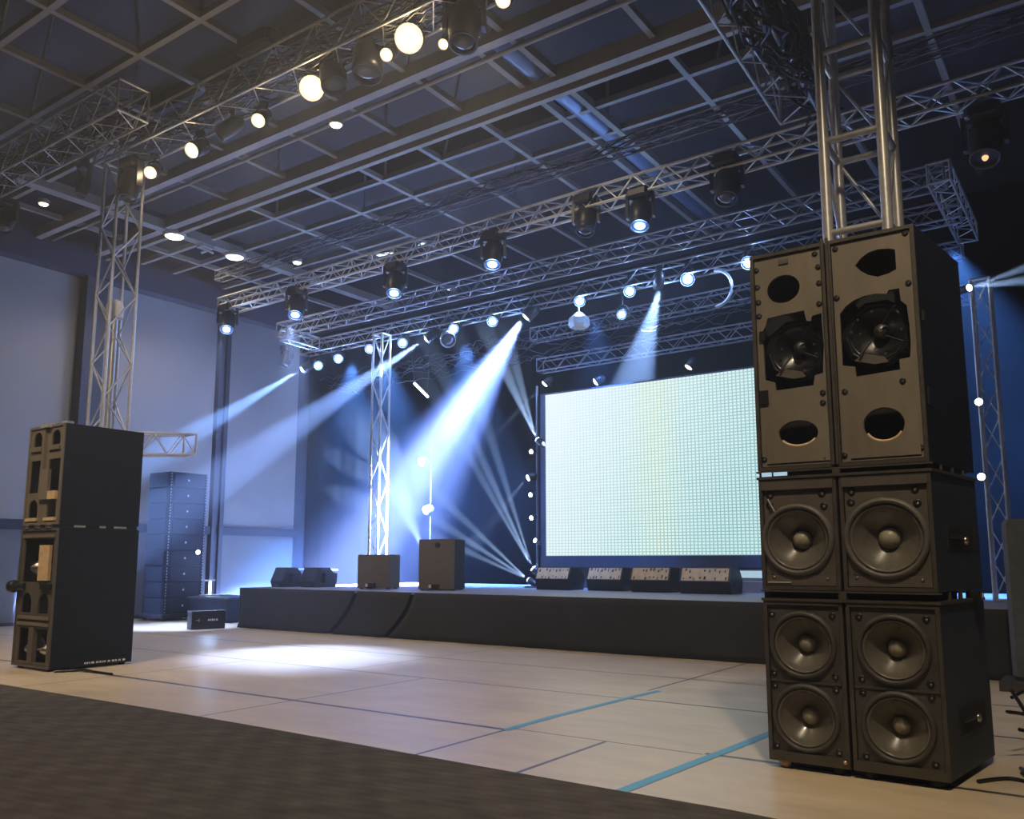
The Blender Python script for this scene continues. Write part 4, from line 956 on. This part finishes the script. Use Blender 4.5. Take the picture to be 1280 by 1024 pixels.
t = thing('cable_connector', 'small silver and black connector in the cable tangle at the right edge', 'connector', (-.5, 7.0, 0))
MB().lathe((-.52, 6.95, .05), (.6, .5, .0), [(.02, 0), (.04, .01), (.04, .1), (.025, .12)], 12).build('shell', 'bolt', t)
MB().bbox((-.5, 6.7, 0), (-.32, 6.85, .07), .02).build('housing', 'speck', t)
tag(floorcable([(-11.1, 5.76, .012), (-10.95, 5.95, .02), (-10.8, 6.0, .03), (-10.65, 6.05, .012), (-10.3, 6.06, .008)], .018).build('cable', 'cable'), 'short black cable on the floor in front of the left speaker stack', 'cable')

# backdrop
nx = 300; vs = []
for j, z in enumerate((.02, 4, 8.2)):
    for i in range(nx+1):
        x = -19.7+23.7*i/nx; vs.append((x, 17.35+.016*math.sin(x*6.1)+.008*math.sin(x*13.7+1), z))
W = nx+1
bk = MB().add(vs, [(j*W+i, j*W+i+1, (j+1)*W+i+1, (j+1)*W+i) for j in range(2) for i in range(nx)], True).build('backdrop_curtain', 'curtain')
bk.modifiers.new('thick', 'SOLIDIFY').thickness = .02
tag(bk, 'black backdrop curtain hanging behind the stage and screen', 'curtain')

# ------------------------------------------------------------------ house lights, added front spots and haze
for x, y, p in ((-1.2, 1.0, 260), (-5.5, 2.0, 680), (-10, 2.2, 600), (-14, 2.0, 620),  (-6.5, 8.4, 560), (-11.5, 8.4, 420), (-17.3, 5, 160)):
    spot((x, y, 8.55), (x, y+(2.6 if y > 8 else .3), 0), 105, p, (1., .78, .52), 1., .2, None, 'house_light')
for x, y, tx, ty, p in ((.1, 2.2, -1.3, 6.4, 1300), (-8.5, 1.2, -12, 6.5, 1500)):  # unseen spots added to brighten the stack fronts and truss towers
    spot((x, y, 8.4), (tx, ty, 2.0), 60, p, (1., .80, .56), 1., .2, None, 'front_fill')
w = bpy.data.worlds.new('hazy hall'); S.world = w; w.use_nodes = True
nt = w.node_tree
nt.nodes['Background'].inputs['Color'].default_value = (.02, .03, .05, 1); nt.nodes['Background'].inputs['Strength'].default_value = .2
vsn = nt.nodes.new('ShaderNodeVolumeScatter'); vsn.inputs['Density'].default_value = .0054; vsn.inputs['Anisotropy'].default_value = .45
vsn.inputs['Color'].default_value = (.92, .95, 1, 1)
nt.links.new(vsn.outputs[0], nt.nodes['World Output'].inputs['Volume'])
S.view_settings.view_transform = 'Standard'; S.view_settings.look = 'None'
S.view_settings.exposure = 0; S.view_settings.gamma = 1; S.view_settings.use_curve_mapping = False
try: S.cycles.use_denoising = True
except Exception: pass
